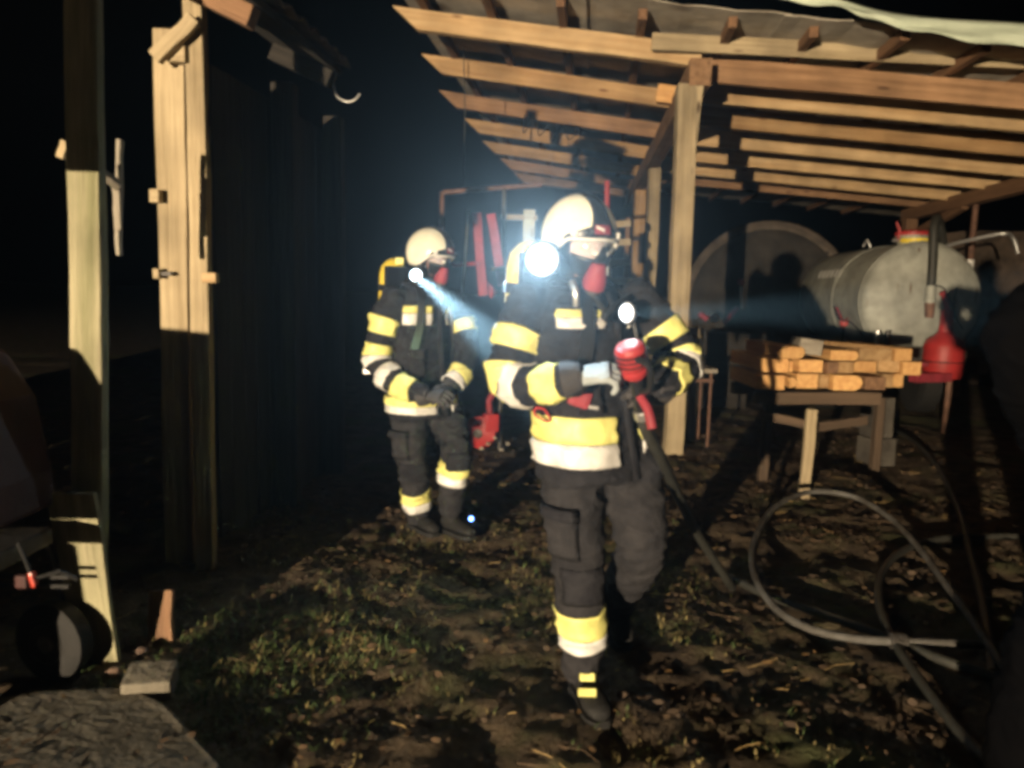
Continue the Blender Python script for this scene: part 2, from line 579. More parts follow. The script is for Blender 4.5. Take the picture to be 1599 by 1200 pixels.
def ground_material():
    m = bpy.data.materials.new('muddy_ground')
    m.use_nodes = True
    N, L = m.node_tree.nodes, m.node_tree.links
    p = N['Principled BSDF']
    p.inputs['Roughness'].default_value = 0.95
    p.inputs['Specular IOR Level'].default_value = 0.2
    tc = N.new('ShaderNodeTexCoord')
    def nz(sc, det=8):
        n = N.new('ShaderNodeTexNoise')
        n.inputs['Scale'].default_value = sc
        n.inputs['Detail'].default_value = det
        n.inputs['Roughness'].default_value = 0.65
        L.new(tc.outputs['Object'], n.inputs['Vector'])
        return n
    a = nz(5)
    r = N.new('ShaderNodeValToRGB')
    r.color_ramp.elements[0].position = 0.36
    r.color_ramp.elements[0].color = (0.040, 0.029, 0.020, 1)
    r.color_ramp.elements[1].position = 0.68
    r.color_ramp.elements[1].color = (0.135, 0.099, 0.062, 1)
    L.new(a.outputs['Fac'], r.inputs['Fac'])
    b = nz(1.3, 4)
    r2 = N.new('ShaderNodeValToRGB')
    r2.color_ramp.elements[0].position = 0.50
    r2.color_ramp.elements[0].color = (0, 0, 0, 1)
    r2.color_ramp.elements[1].position = 0.66
    r2.color_ramp.elements[1].color = (1, 1, 1, 1)
    L.new(b.outputs['Fac'], r2.inputs['Fac'])
    mx = N.new('ShaderNodeMix')
    mx.data_type = 'RGBA'
    L.new(r2.outputs['Color'], mx.inputs['Factor'])
    L.new(r.outputs['Color'], mx.inputs['A'])
    mx.inputs['B'].default_value = (0.068, 0.072, 0.030, 1)
    L.new(mx.outputs['Result'], p.inputs['Base Color'])
    c = nz(45, 8)
    bp = N.new('ShaderNodeBump')
    bp.inputs['Strength'].default_value = 0.8
    bp.inputs['Distance'].default_value = 0.03
    L.new(c.outputs['Fac'], bp.inputs['Height'])
    L.new(bp.outputs[0], p.inputs['Normal'])
    return m


me.materials.append(ground_material())
ground = bpy.data.objects.new('ground', me)
COL.objects.link(ground)
tag(ground, 'trampled muddy farmyard ground with leaf litter', kind='structure')


def scatter(name, mats, make, n, area, dens=None, label='', cat='leaves'):
    mb = MB()
    x0, x1, y0, y1 = area
    c = 0
    while c < n:
        x, y = random.uniform(x0, x1), random.uniform(y0, y1)
        c += 1
        if dens and random.random() > dens(x, y):
            continue
        make(mb, x, y, gz(x, y))
    me = bpy.data.meshes.new(name)
    me.from_pydata(mb.v, [], mb.f)
    for m_ in mats:
        me.materials.append(M[m_])
    me.polygons.foreach_set('material_index', mb.mi)
    o = bpy.data.objects.new(name, me)
    COL.objects.link(o)
    tag(o, label, cat, kind='stuff')
    return o


M['leaf_brown'] = mat('leaf_brown', (0.10, 0.062, 0.032), 0.8, 0, (0.055, 0.034, 0.018), 30)
M['leaf_ochre'] = mat('leaf_ochre', (0.19, 0.11, 0.042), 0.8, 0, (0.12, 0.068, 0.026), 30)
M['leaf_dark'] = mat('leaf_dark', (0.075, 0.05, 0.03), 0.85, 0, (0.045, 0.03, 0.02), 30)
M['straw'] = mat('straw', (0.40, 0.28, 0.12), 0.8, 0, (0.3, 0.2, 0.08), 20)
M['grass'] = mat('grass_blade', (0.085, 0.125, 0.04), 0.7, 0, (0.045, 0.075, 0.02), 5)
M['grass_dry'] = mat('grass_dry', (0.25, 0.20, 0.08), 0.8, 0, (0.16, 0.125, 0.05), 5)


SLAB = [(p.x, p.y) for p in (gnd(-80, 1120), gnd(60, 1098), gnd(205, 1088), gnd(262, 1120), gnd(345, 1215), gnd(330, 1300), gnd(-250, 1300))]


def on_slab(x, y):
    c = False
    for i in range(len(SLAB)):
        (x1, y1), (x2, y2) = SLAB[i], SLAB[i - 1]
        if (y1 > y) != (y2 > y) and x < (x2 - x1) * (y - y1) / (y2 - y1) + x1:
            c = not c
    return c


def leaf(mb, x, y, z):
    s = random.choice((0.005, 0.006, 0.008, 0.01, 0.012, 0.015)) * random.uniform(0.8, 1.2)
    a = random.uniform(0, 6.28)
    ti = random.uniform(-0.5, 0.9)
    if x < -0.2 and on_slab(x, y):
        if random.random() < 0.6:
            return
        z = 0.046
        ti *= 0.3
    q = Matrix.Rotation(a, 3, 'Z') @ Matrix.Rotation(ti, 3, 'X')
    j = lambda: random.uniform(0.65, 1.25)
    pts = [(-s * 1.5 * j(), 0, 0.004), (-s * 0.5, -s * 0.75 * j(), s * 0.2), (s * 0.7 * j(), -s * 0.6 * j(), s * 0.25), (s * 1.7 * j(), s * 0.1, 0.006), (s * 0.5, s * 0.7 * j(), s * 0.35), (-s * 0.7, s * 0.65 * j(), s * 0.3)]
    c = Vector((x, y, z + 0.006))
    mb.add([c + q @ Vector(p) for p in pts], [(0, 1, 4, 5), (1, 2, 3, 4)], 0)
    k = random.choices((0, 1, 2), (5, 0.5, 6))[0]
    mb.mi[-1] = mb.mi[-2] = k


def clumpy(f, lo, hi):
    def d(x, y):
        return min(1, max(0, (noise.noise(Vector((x * f, y * f, 3.1))) - lo) / (hi - lo)))
    return d


scatter('leaf_litter', ['leaf_brown', 'leaf_ochre', 'leaf_dark'], leaf, 52000, (-3.0, 4.8, 1.5, 9.0), clumpy(1.7, -0.3, 0.5),
        'scattered dead brown leaves over the muddy ground', 'leaves')


def straw(mb, x, y, z):
    l = random.choice((0.05, 0.07, 0.1, 0.16))
    a = random.gauss(0.2, 0.9)
    w = random.uniform(0.0008, 0.0016)
    d = Vector((math.cos(a), math.sin(a), random.uniform(-0.05, 0.12)))
    n = Vector((-math.sin(a), math.cos(a), 0))
    c = Vector((x, y, z + 0.012))
    k = n * random.uniform(-0.03, 0.03)
    p = [c, c + d * l * 0.5 + k, c + d * l]
    up = Vector((0, 0, w))
    mb.add([p[0] - up, p[1] - up, p[2] - up, p[2] + up + n * w, p[1] + up + n * w, p[0] + up + n * w], [(0, 1, 4, 5), (1, 2, 3, 4)], 0 if random.random() < .6 else 1)


scatter('straw_litter', ['straw', 'leaf_brown'], straw, 800, (-2.6, 4.2, 1.6, 7.5), clumpy(1.1, -0.4, 0.5),
        'loose straw stalks strewn on the ground', 'straw')


def blade(h0, h1, pd):
    def mk(mb, x, y, z):
        for _ in range(3):
            h = random.uniform(h0, h1)
            a = random.uniform(0, 6.28)
            w = random.uniform(0.0015, 0.0035)
            b = random.uniform(0.4, 2.2) * h
            d = Vector((math.cos(a), math.sin(a), 0))
            n = Vector((-d.y, d.x, 0)) * w
            c = Vector((x + random.gauss(0, 0.012), y + random.gauss(0, 0.012), z - 0.005))
            m1 = c + d * b * 0.35 + Vector((0, 0, h * 0.65))
            tip = c + d * b + Vector((0, 0, h))
            mb.add([c - n, c + n, m1 + n * .8, m1 - n * .8, tip], [(0, 1, 2, 3), (3, 2, 4)], 1 if random.random() < pd else 0)
    return mk


def green_area(x, y):
    dx, dy = (x + 0.93) / 0.62, (y - 3.0) / 0.62
    return max(0, 1.25 - math.hypot(dx, dy)) * (0.35 + max(0, noise.noise(Vector((x * 5, y * 5, 1)))) * 1.6)


scatter('grass', ['grass', 'grass_dry'], blade(0.01, 0.04, 0.3), 6500, (-1.75, -0.1, 2.2, 3.9), green_area,
        'tuft of green grass beside the concrete slab', 'grass')
scatter('short_grass', ['grass', 'grass_dry'], blade(0.006, 0.03, 0.6), 9000, (-1.7, 1.2, 1.6, 5.2), clumpy(1.9, 0.0, 0.55),
        'short trodden grass mixed with dead leaves on the mud', 'grass')

# pavement slab and broken kerb stones at the lower left
pav = MB()
outline = [gnd(-80, 1120), gnd(60, 1098), gnd(205, 1088), gnd(262, 1120), gnd(345, 1215), gnd(330, 1300), gnd(-250, 1300)]
top = [Vector((p.x, p.y, 0.045 + 0.006 * math.sin(i * 2.3))) for i, p in enumerate(outline)]
bot = [Vector((p.x, p.y, -0.12)) for p in outline]
n_ = len(outline)
pav.add(top + bot, [tuple(range(n_))] + [(i, (i + 1) % n_, n_ + (i + 1) % n_, n_ + i) for i in range(n_)])
tag(pav.build('pavement', 'concrete', bevel=0.012), 'worn concrete slab edge strewn with leaves', kind='structure')
ks = MB()
kc = gnd(236, 1082)
ks.box((kc.x, kc.y, 0.025), (0.17, 0.15, 0.13), Matrix.Rotation(0.2, 3, 'Z') @ Matrix.Rotation(0.12, 3, 'X'), bev=0.02)
tag(ks.build('kerb_stone', 'concrete', smooth=False), 'loose grey concrete block at the corner of the slab', 'stone')
for (x, y, sx, lab) in ((222, 1024, 0.05, 'fist-sized reddish stone beside the foot of the mossy post'), (180, 1058, 0.06, 'dark pebble half buried next to the concrete slab')):
    bm = bmesh.new()
    bmesh.ops.create_icosphere(bm, subdivisions=2, radius=sx / 2)
    for v in bm.verts:
        v.co *= 1 + 0.35 * noise.noise(v.co * 40)
        v.co.z *= 0.7
    p = gnd(x, y)
    me = bpy.data.meshes.new('stone')
    bm.to_mesh(me)
    bm.free()
    me.materials.append(M['tile'])
    o = bpy.data.objects.new('stone', me)
    COL.objects.link(o)
    o.location = (p.x, p.y, 0.02)
    tag(o, lab, 'stone')

# ================================================================== the open timber shed
shed = tag(empty('open_shed', S(0.8, 7.6, 0)), 'open timber shed with a sloping roof on pale pine rafters', 'shed')


def zr(l):                       # height of the rafters' centre line across the shed
    return 3.69 - (0.14 if l < 0.85 else 0.09) * (l - 0.85)


def rafter(l0, l1, d, mt, w=0.075, h=0.165, dz=0.0, skew=(0, 0)):
    return timber('rafter', S(l0, d, zr(l0) + dz), S(l1, d + random.uniform(-.03, .03), zr(l1) + dz), w, h, mt, shed, wob=0.010, skew=skew)


for d, l0 in ((7.62, -1.95), (9.2, -2.03), (10.9, -2.18), (12.6, -2.12), (14.4, -2.1), (16.2, -2.0), (17.8, -1.9)):
    rafter(l0, 0.82 + random.uniform(0, 0.1), d, random.choice(('pine', 'pine_brown')) if d > 9 else 'pine_pale', w=0.10, h=0.19, skew=(-0.28, 0))
for d in (7.85, 8.65, 9.75, 11.0, 12.2, 13.4, 14.6):
    rafter(0.86, 5.75, d, 'pine_brown' if d < 8 else random.choice(('pine', 'pine', 'pine_brown', 'pine_pale')), w=0.08, h=0.225, dz=-0.02)
# short stubs of the right-hand rafters showing beyond the middle beam
timber('rafter', S(0.56, 8.95, zr(0.56) - 0.02), S(0.84, 8.95, zr(0.84) - 0.02), 0.08, 0.19, 'pine_saw', shed)
# facing board in front of the first rafter
timber('fascia_board', S(0.40, 7.42, 3.79), S(6.6, 7.9, 3.56), 0.05, 0.15, 'old_wood', shed, wob=0.008)
# middle beam and its posts
timber('middle_beam', S(0.85, 7.42, 3.52), S(0.62, 18.0, 3.56), 0.2, 0.24, 'pine_brown', shed)
timber('right_beam', S(5.62, 7.0, 3.09), S(5.62, 15.3, 3.07), 0.16, 0.2, 'brown_wood', shed)
pb = gnd(1048, 706)
pt = S(0.74, 7.5, 3.42)
timber('post', (pb.x, pb.y, -0.1), (pt.x, pt.y, pt.z), 0.175, 0.16, 'old_wood', shed, up=Vector((0, 1, 0)), wob=0.012, seg=10)
timber('brace', at(1052, 452, 7.42), at(1092, 118, 7.36), 0.10, 0.13, 'old_wood', shed, up=Vector((0, 1, 0)), wob=0.008)
for (xa, ya, d, ww) in ((1022, 255, 12.2, 0.17), (1001, 268, 14.8, 0.2)):
    a = at(xa, ya, d)
    timber('post', (a.x, a.y, -0.1), (a.x, a.y, 3.45), ww, ww, 'pine' if xa < 1010 else 'old_wood', shed, up=Vector((0, 1, 0)), wob=0.006)
a = at(1421, 345, 14.3)
timber('post', (a.x, a.y, -0.1), (a.x, a.y, 2.98), 0.2, 0.2, 'brown_wood', shed, up=Vector((0, 1, 0)))
timber('brace', at(1418, 372, 14.45), S(5.62, 12.9, 3.0), 0.1, 0.12, 'brown_wood', shed)
# battens along the roof, then the sheets on them
for i, l in enumerate((-1.75, -1.1, -0.42, 0.3, 1.05, 1.75, 2.45, 3.15, 3.85, 4.6, 5.35)):
    timber('batten', S(l, 7.05 + 0.08 * math.sin(i * 3), zr(l) + 0.145), S(l, 18.2, zr(l) + 0.145), 0.075, 0.09, 'brown_wood', shed, seg=9)
for i in range(5):
    l0 = -1.98 + i * 1.72
    l1 = l0 + 1.78
    for j in range(4):
        d0 = 6.95 + j * 2.85
        d1 = d0 + 2.9
        mb = MB()
        n = 12
        rows = []
        for b in (d0, d1):
            rows.append([S(l0 + (l1 - l0) * k / n, b, zr(l0 + (l1 - l0) * k / n) + 0.205 + 0.016 * (i % 2) + 0.007 * (j % 2) + 0.008 * math.sin(k * 1.9)) for k in range(n + 1)])
        mb.add(rows[0] + rows[1], [(k, k + 1, n + 2 + k, n + 1 + k) for k in range(n)])
        mb.build('roof_sheet', 'roofing', shed, solid=0.008)
# hanging strings under the left rafters
for (x, y0, y1, d) in ((724, 70, 300, 9.1), (828, 175, 225, 10.7), (865, 195, 215, 10.7)):
    MB().tube([at(x, y0, d), at(x + 2, (y0 + y1) / 2, d), at(x - 1, y1, d)], 0.007, 5).build('string', 'black_hose', shed)
wl = [at(820, 180, 10.75), at(818, 208, 10.6), at(836, 184, 10.5), at(842, 212, 10.5), at(858, 196, 10.5), at(862, 222, 10.5), at(878, 196, 10.5), at(888, 218, 10.5), at(903, 206, 10.6)]
MB().tube(catmull(wl, 5), 0.010, 6).build('wire_loop', 'black_hose', shed, smooth=True)

# pale tarpaulin strip along the roof edge
tp = MB()
topl = catmull([at(1190, -25, 6.55), at(1300, -4, 6.5), at(1380, 18, 6.45), at(1480, 30, 6.45), at(1620, 38, 6.45)], 8)
botl = catmull([at(1205, -4, 6.5), at(1300, 12, 6.42), at(1380, 34, 6.36), at(1480, 60, 6.36), at(1620, 74, 6.36)], 8)
rs = []
for i, (p, q) in enumerate(zip(topl, botl)):
    rs.append([p.lerp(q, k / 5) + Vector((0, 0.03 * math.sin(k * 1.4 + i * 0.45) * (k / 5), 0.012 * math.sin(i * 0.9) * (k / 5))) for k in range(6)])
tp.rings(rs, cap=False, closed=False)
tag(tp.build('tarpaulin', 'tarp', smooth=True, solid=0.006), 'pale green-white tarpaulin strip hanging over the shed roof edge', 'tarpaulin')

# ================================================================== the old barn on the left
barn = tag(empty('barn', S(-1.95, 4.0, 0)), 'dark old barn side with pale weathered timber posts', 'barn')
LB = -2.13
a0 = gnd(160, 1036)
pa, pb_ = at(137, 560, 2.92), at(134, 60, 2.92)
pd_ = (pb_ - pa) / (pb_.z - pa.z)
timber('post', pa + pd_ * (-0.1 - pa.z), pa + pd_ * (2.66 - pa.z), 0.118, 0.06, 'mossy_wood', barn, up=Vector((0, 1, 0)), wob=0.006, seg=12)
b0 = at(266, 300, 4.0)
b1 = at(305, 300, 3.95)
timber('post', (b0.x, 4.02, -0.1), (b0.x + 0.012, 4.02, 2.75), 0.15, 0.06, 'old_wood', barn, up=Vector((0, 1, 0)), wob=0.006, seg=12)
timber('post', (b1.x - 0.008, 3.98, -0.1), (b1.x + 0.012, 3.98, 3.1), 0.095, 0.07, 'old_wood', barn, up=Vector((0, 1, 0)), wob=0.006, seg=12)
timber('brace', at(243, 92, 3.88), at(304, 28, 3.88), 0.07, 0.05, 'old_wood', barn, up=Vector((0, 1, 0)), wob=0.004)
timber('brace', at(96, 248, 3.0), at(106, 222, 3.0), 0.03, 0.05, 'old_wood', barn, up=Vector((0, 1, 0)), wob=0.002)
timber('rail', at(262, 84, 3.93), at(292, 84, 3.93), 0.05, 0.085, 'old_wood', barn, wob=0.002)
timber('rail', at(236, 307, 3.94), at(251, 307, 3.94), 0.05, 0.065, 'old_wood', barn, wob=0.002)
timber('rail', at(240, 428, 3.93), at(250, 428, 3.93), 0.03, 0.05, 'old_wood', barn, wob=0.002)
timber('rail', at(317, 434, 3.9), at(340, 434, 3.9), 0.05, 0.05, 'pine_pale', barn, wob=0.001)
timber('brace', at(138, 252, 3.2), at(184, 292, 3.35), 0.035, 0.04, 'grey_wood', barn, up=Vector((0, 1, 0)))
timber('lath', at(187, 218, 3.4), at(188, 400, 3.4), 0.02, 0.04, 'grey_wood', barn, up=Vector((0, 1, 0)))
timber('lath', at(180, 285, 3.38), at(184, 360, 3.38), 0.03, 0.02, 'grey_wood', barn, up=Vector((0, 1, 0)))
lp = at(264, 428, 3.965)
MB().box((lp.x, lp.y - 0.03, lp.z), (0.055, 0.02, 0.022), bev=0.008).build('latch', 'dark_steel', barn)
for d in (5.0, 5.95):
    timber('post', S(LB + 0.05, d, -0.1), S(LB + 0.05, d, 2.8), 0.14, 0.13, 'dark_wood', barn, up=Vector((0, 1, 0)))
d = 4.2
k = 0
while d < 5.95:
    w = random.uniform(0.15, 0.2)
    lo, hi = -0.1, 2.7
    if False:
        timber('wall_or_shade_plank', S(LB - 0.05, d + w / 2, lo), S(LB - 0.05, d + w / 2, 1.72), w - 0.008, 0.025, 'dark_wood', barn, up=U3.cross(Vector((0, 0, 1))), wob=0.002, seg=4, bev=0.002)
        timber('wall_or_shade_plank', S(LB - 0.05, d + w / 2, 2.42), S(LB - 0.05, d + w / 2, hi), w - 0.008, 0.025, 'dark_wood', barn, up=U3.cross(Vector((0, 0, 1))), wob=0.002, seg=4, bev=0.002)
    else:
        timber('wall_or_shade_plank', S(LB - 0.05, d + w / 2, lo), S(LB - 0.05, d + w / 2, hi), w - 0.008, 0.025, 'dark_wood', barn, up=U3.cross(Vector((0, 0, 1))), wob=0.002, seg=4, bev=0.002)
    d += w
x_ = -2.34  # added unseen planks that block the floodlight from the ground behind the posts
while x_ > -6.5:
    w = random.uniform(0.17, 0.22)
    timber('wall_or_shade_plank', (x_ - w / 2, 2.95, -0.1), (x_ - w / 2, 2.95, 2.35), w - 0.006, 0.025, 'dark_wood', barn, up=Vector((0, 1, 0)), wob=0.002, seg=4, bev=0.002)
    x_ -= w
# added unseen plank that keeps the mossy post's head in shade
timber('wall_or_shade_plank', (-1.835, 2.0, 1.86), (-1.835, 2.0, 2.55), 0.14, 0.03, 'dark_wood', barn, up=Vector((0, 1, 0)))
# eave: rafters' ends, roof boards, tiles, gutter bracket
e0 = at(545, 112, 4.55)
EL, ED, EZ = e0.dot(V3), e0.dot(U3), e0.z
for d in (3.32, 4.3):
    timber('rafter', S(EL - 0.4, d, EZ + 0.07), S(EL - 0.06, d, EZ - 0.075), 0.08, 0.09, 'brown_wood' if d < 4 else 'dark_wood', barn)
mb = MB()
mb.add([S(EL - 0.04, ED - 1.4, EZ - 0.01), S(EL - 0.04, ED, EZ - 0.01), S(EL - 0.42, ED, EZ + 0.15), S(EL - 0.42, ED - 1.4, EZ + 0.15)], [(0, 1, 2, 3)])
mb.build('roof_boarding', 'dark_wood', barn, solid=0.03)
for r_ in range(1):
    for k in range(9):
        dd = ED - 0.06 - k * 0.155 + 0.008 * math.sin(k * 5 + r_)
        off = r_ * 0.33
        p = S(EL - off * 0.92, dd, EZ + off * 0.39)
        mb = MB()
        pr = []
        sl = (S(-0.92, 0, 0.39)).normalized()
        up = Vector((0, 0, 1))
        for s_ in (0.0, 0.38):
            pr.append([p + sl * s_ + U3 * (0.086 * (t - 0.5) * 1.9) + up * (0.034 * math.sin(math.pi * t) ** 1.2 + 0.012 + (0.012 if s_ == 0 else -0.006)) for t in [q / 8 for q in range(9)]])
        mb.rings(pr, cap=False, closed=False)
        mb.build('roof_tile', 'tile', barn, smooth=True, solid=0.012)
hk = [at(516, 100, 4.54), at(524, 116, 4.54), at(520, 132, 4.54), at(526, 150, 4.54), at(541, 159, 4.54), at(554, 156, 4.54), at(562, 147, 4.54)]
MB().tube(catmull(hk, 6), 0.007, 8).build('gutter_bracket', 'steel', barn, smooth=True)

# ================================================================== red machine at the left edge
mach = tag(empty('farm_machine', (-1.98, 2.2, 0)), 'dark red wheeled farm machine at the left edge beside the mossy post', 'farm machine')
MX = lambda x, y, z: Vector((x, y, z))
prof = [(-0.75, 0.62), (-0.75, 1.2), (-0.35, 1.28), (0.12, 1.25), (0.22, 1.08), (0.27, 0.8), (0.28, 0.66)]
mb = MB()
c0 = Vector((-1.98, 2.50, 0))
rs = []
for yy, s in ((-0.46, 0.94), (-0.42, 1), (0.30, 1), (0.34, 0.94)):
    rs.append([c0 + Vector((x * s, yy, 0.62 + (z - 0.62) * s)) for x, z in prof])
mb.rings(rs)
body = mb.build('hood', 'red_dark', mach, bevel=0.02)
for z in (0.74, 0.84, 0.94):
    MB().box(c0 + Vector((-0.2, -0.468, z)), (0.5, 0.02, 0.03), bev=0.005).build('louvre', 'dark_steel', body)
MB().box(c0 + Vector((-0.14, -0.06, 0.585)), (0.95, 0.5, 0.06), bev=0.01).build('chassis', 'dark_steel', mach)
for dx, dy in ((0.27, 0.27), (-0.62, -0.36), (-0.62, 0.24)):
    c = Vector((-1.98 + dx, 2.50 + dy, 0.145))
    MB().tube([c + Vector((0, 0.07, 0)), c + Vector((0, 0.07, 0.2)), c + Vector((-0.06, 0.05, 0.43))], 0.016, 8).build('wheel_fork', 'dark_steel', mach)
    ty = MB().lathe([(-0.04, 0.07), (-0.045, 0.12), (-0.03, 0.15), (0.03, 0.15), (0.045, 0.12), (0.04, 0.07)], c, (0.25, 1, 0), 28).build('wheel', 'rubber', mach, smooth=True)
    MB().lathe([(-0.04, 0.012), (-0.045, 0.03), (-0.025, 0.06), (-0.043, 0.075), (0.043, 0.075), (0.025, 0.06), (0.045, 0.03), (0.07, 0.012)], c, (0.25, 1, 0), 24).build('rim', 'dark_steel', ty, smooth=True)
MB().box(c0 + Vector((-0.36, -0.06, 0.32)), (0.74, 0.5, 0.46), bev=0.02).build('shade_skirt', 'dark_steel', mach)  # added unseen box that keeps low light off the pale post's foot
MB().box((-2.36, 2.05, 0.32), (0.98, 0.24, 0.5), bev=0.03).build('shade_box', 'red_dark', mach)  # added unseen box that puts part of the near wheel in shade
tl = at(52, 905, 1.93)
MB().box(tl, (0.012, 0.02, 0.04), Matrix.Rotation(-0.25, 3, 'Y'), bev=0.006).build('tail_light', 'red_glass', mach)
MB().box(tl + Vector((-0.035, 0.01, -0.01)), (0.03, 0.02, 0.035), bev=0.006).build('reflector', 'red_dark', mach)
MB().tube([tl + Vector((-0.1, 0.1, 0.06)), tl, tl + Vector((0.05, 0.03, 0.012)), tl + Vector((0.08, 0.06, -0.02))], 0.006, 6).build('bracket', 'rubber', mach)
hp = at(112, 893, 2.75)
MB().box(hp + Vector((-0.12, -0.05, 0)), (0.28, 0.02, 0.014)).build('hitch_pin', 'rubber', mach)  # bars kept near-black to stand for the pins' shadow on the plank
MB().box(hp + Vector((-0.12, -0.05, -0.035)), (0.28, 0.02, 0.014)).build('hitch_pin', 'rubber', mach)

# planks leaning at the barn's foot
lb = gnd(150, 1040)
pl = timber('plank', (lb.x - 0.005, lb.y + 0.02, -0.02), at(112, 770, 2.80), 0.175, 0.03, 'mossy_wood', up=Vector((0, 1, 0)), wob=0.004, bev=0.003)
tag(pl, 'broad weathered plank leaning by the foot of the mossy post', 'plank')
lb = gnd(243, 1012)
pl = timber('plank', (lb.x, lb.y + 0.05, -0.02), (lb.x - 0.02, lb.y + 0.12, 0.20), 0.10, 0.03, 'brown_wood', up=Vector((0, 1, 0)), wob=0.004, bev=0.003)
tag(pl, 'short brown plank leaning beside the green grass tuft', 'plank')

# ================================================================== slurry tanker
tank = tag(empty('slurry_tanker', at(1437, 600, 9.5)), 'grey galvanised slurry tanker with red lid behind the timber stack', 'tanker')
TC = at(1437, 470, 9.3)
TR = 0.70
TA = Vector((math.sin(R(4)), math.cos(R(4)), 0.0))
prof = []
for i in range(9):
    t = i / 8 * math.pi / 2
    prof.append((-0.16 * math.cos(t), TR * math.sin(t)))
prof += [(0.02, TR), (0.03, TR + 0.012), (0.06, TR + 0.012), (0.07, TR), (1.0, TR), (1.01, TR + 0.01), (1.03, TR + 0.01), (1.04, TR), (2.45, TR)]
for i in range(1, 9):
    t = i / 8 * math.pi / 2
    prof.append((2.45 + 0.22 * math.sin(t), TR * math.cos(t)))
MB().lathe(prof, TC, TA, 64).build('vessel', 'galv', tank, smooth=True)
tx = TA.cross(Vector((0, 0, 1))).normalized()          # to the right of the tanker
lidp = TC + TA * 0.35 + Vector((0, 0, TR))
nk = MB().lathe([(-0.06, 0.17), (0.07, 0.17), (0.075, 0.2), (0.09, 0.2)], lidp, (0, 0, 1), 28).build('filler_neck', 'galv', tank, smooth=False)
MB().lathe([(0.0, 0.175), (0.055, 0.175)], lidp + tx * 0.01 - Vector((0, 0.012, 0)), (0, 0, 1), 28, cap=False).build('yellow_ring', 'yellow_paint', tank, solid=0.006)
ld = MB().lathe([(0.09, 0.205), (0.13, 0.205), (0.15, 0.17), (0.165, 0.05), (0.168, 0.0)], lidp, (0, 0, 1), 28).build('lid', 'red', tank, smooth=False)
MB().tube([lidp + tx * -0.2 + Vector((0, -0.05, 0.02)), lidp + tx * -0.19 + Vector((0, -0.05, 0.16)), lidp + tx * -0.235 + Vector((0, -0.05, 0.25))], 0.016, 8).build('lid_lever', 'red', ld, smooth=True)
MB().box(lidp + tx * -0.235 + Vector((0, -0.06, 0.03)), (0.07, 0.04, 0.035), bev=0.006).build('hinge', 'steel', nk)
ey = TC + TA * 1.15 + Vector((0, 0, TR)) - tx * 0.25
MB().tube([ey + tx * -0.05, ey + Vector((0, 0, 0.09)), ey + tx * 0.05], 0.014, 6).build('lifting_eye', 'steel', tank)
hs = [at(1452, 328, 9.05), at(1459, 352, 8.98), at(1457, 400, 8.92), at(1454, 448, 8.9)]
MB().tube(catmull([at(1475, 395, 9.5)] + [at(1466, 345, 9.2)] + hs[1:], 6), 0.05, 12).build('suction_hose', 'black_hose', tank, smooth=True)
cp = at(1454, 446, 8.9)
MB().lathe([(0, 0.055), (0.01, 0.062), (0.14, 0.062), (0.16, 0.07), (0.2, 0.07)], cp, Vector((0.03, 0, -1)), 18).build('coupling', 'galv', tank, smooth=False)
MB().lathe([(0.2, 0.058), (0.34, 0.052), (0.37, 0.045), (0.37, 0.02)], cp, Vector((0.03, 0, -1)), 18).build('coupling_end', 'rust_steel', tank, smooth=False)
vp_ = at(1470, 590, 8.85)
vz = vp_.z
rv = MB().lathe([(0.0, 0.20), (0.02, 0.215), (0.36, 0.215), (0.43, 0.19), (0.49, 0.11), (0.53, 0.075), (0.72, 0.065), (0.78, 0.07), (0.80, 0.0)], (vp_.x, vp_.y, vz), (0, 0, 1), 28).build('red_vessel', 'red', tank, smooth=True)
MB().lathe([(0.18, 0.218), (0.195, 0.218)], (vp_.x, vp_.y, vz), (0, 0, 1), 28, cap=False).build('weld_band', 'red_dark', rv, solid=0.006)
MB().tube(catmull([Vector((vp_.x, vp_.y - 0.03, vz + 0.74)), Vector((vp_.x - 0.06, vp_.y - 0.04, vz + 0.9)), Vector((vp_.x - 0.11, vp_.y - 0.04, vz + 0.98))], 5), 0.032, 8).build('valve_lever', 'red', rv, smooth=True)
MB().tube(catmull([at(1459, 445, 8.8), at(1475, 452, 8.75), at(1488, 480, 8.75), at(1490, 500, 8.8)], 5), 0.008, 6).build('cable', 'rubber', tank)
MB().tube(catmull([at(1494, 450, 8.9), at(1489, 475, 8.9), at(1494, 500, 8.9), at(1504, 515, 8.9)], 5), 0.008, 6).build('cable', 'rubber', tank)
# frame, axle, wheels, drawbar, jack
for sx in (-0.42, 0.42):
    MB().box(TC + TA * 0.9 + tx * sx + Vector((0, 0, -0.74)), (0.12, 2.9, 0.14), bev=0.008).build('frame_rail', 'dark_steel', tank)
MB().box(TC + TA * -0.28 + Vector((0, 0, -0.62)), (1.25, 0.14, 0.16), bev=0.01).build('cross_member', 'dark_steel', tank)
for sx in (-0.62, 0.62):
    c = Vector((TC.x, TC.y, 0.42)) + TA * 1.2 + tx * sx
    w_ = MB().lathe([(-0.13, 0.22), (-0.15, 0.34), (-0.11, 0.42), (0.11, 0.42), (0.15, 0.34), (0.13, 0.22)], c, tx, 30).build('wheel', 'rubber', tank, smooth=True)
    MB().lathe([(-0.1, 0.03), (-0.06, 0.18), (-0.12, 0.225), (0.12, 0.225), (0.06, 0.18), (0.1, 0.03)], c, tx, 24).build('rim', 'galv', w_, smooth=True)
db = at(1470, 590, 8.6)
MB().box((db.x - 0.12, db.y, db.z), (0.5, 0.12, 0.10), Matrix.Rotation(0.3, 3, 'Z'), bev=0.01).build('drawbar', 'red_dull', tank)
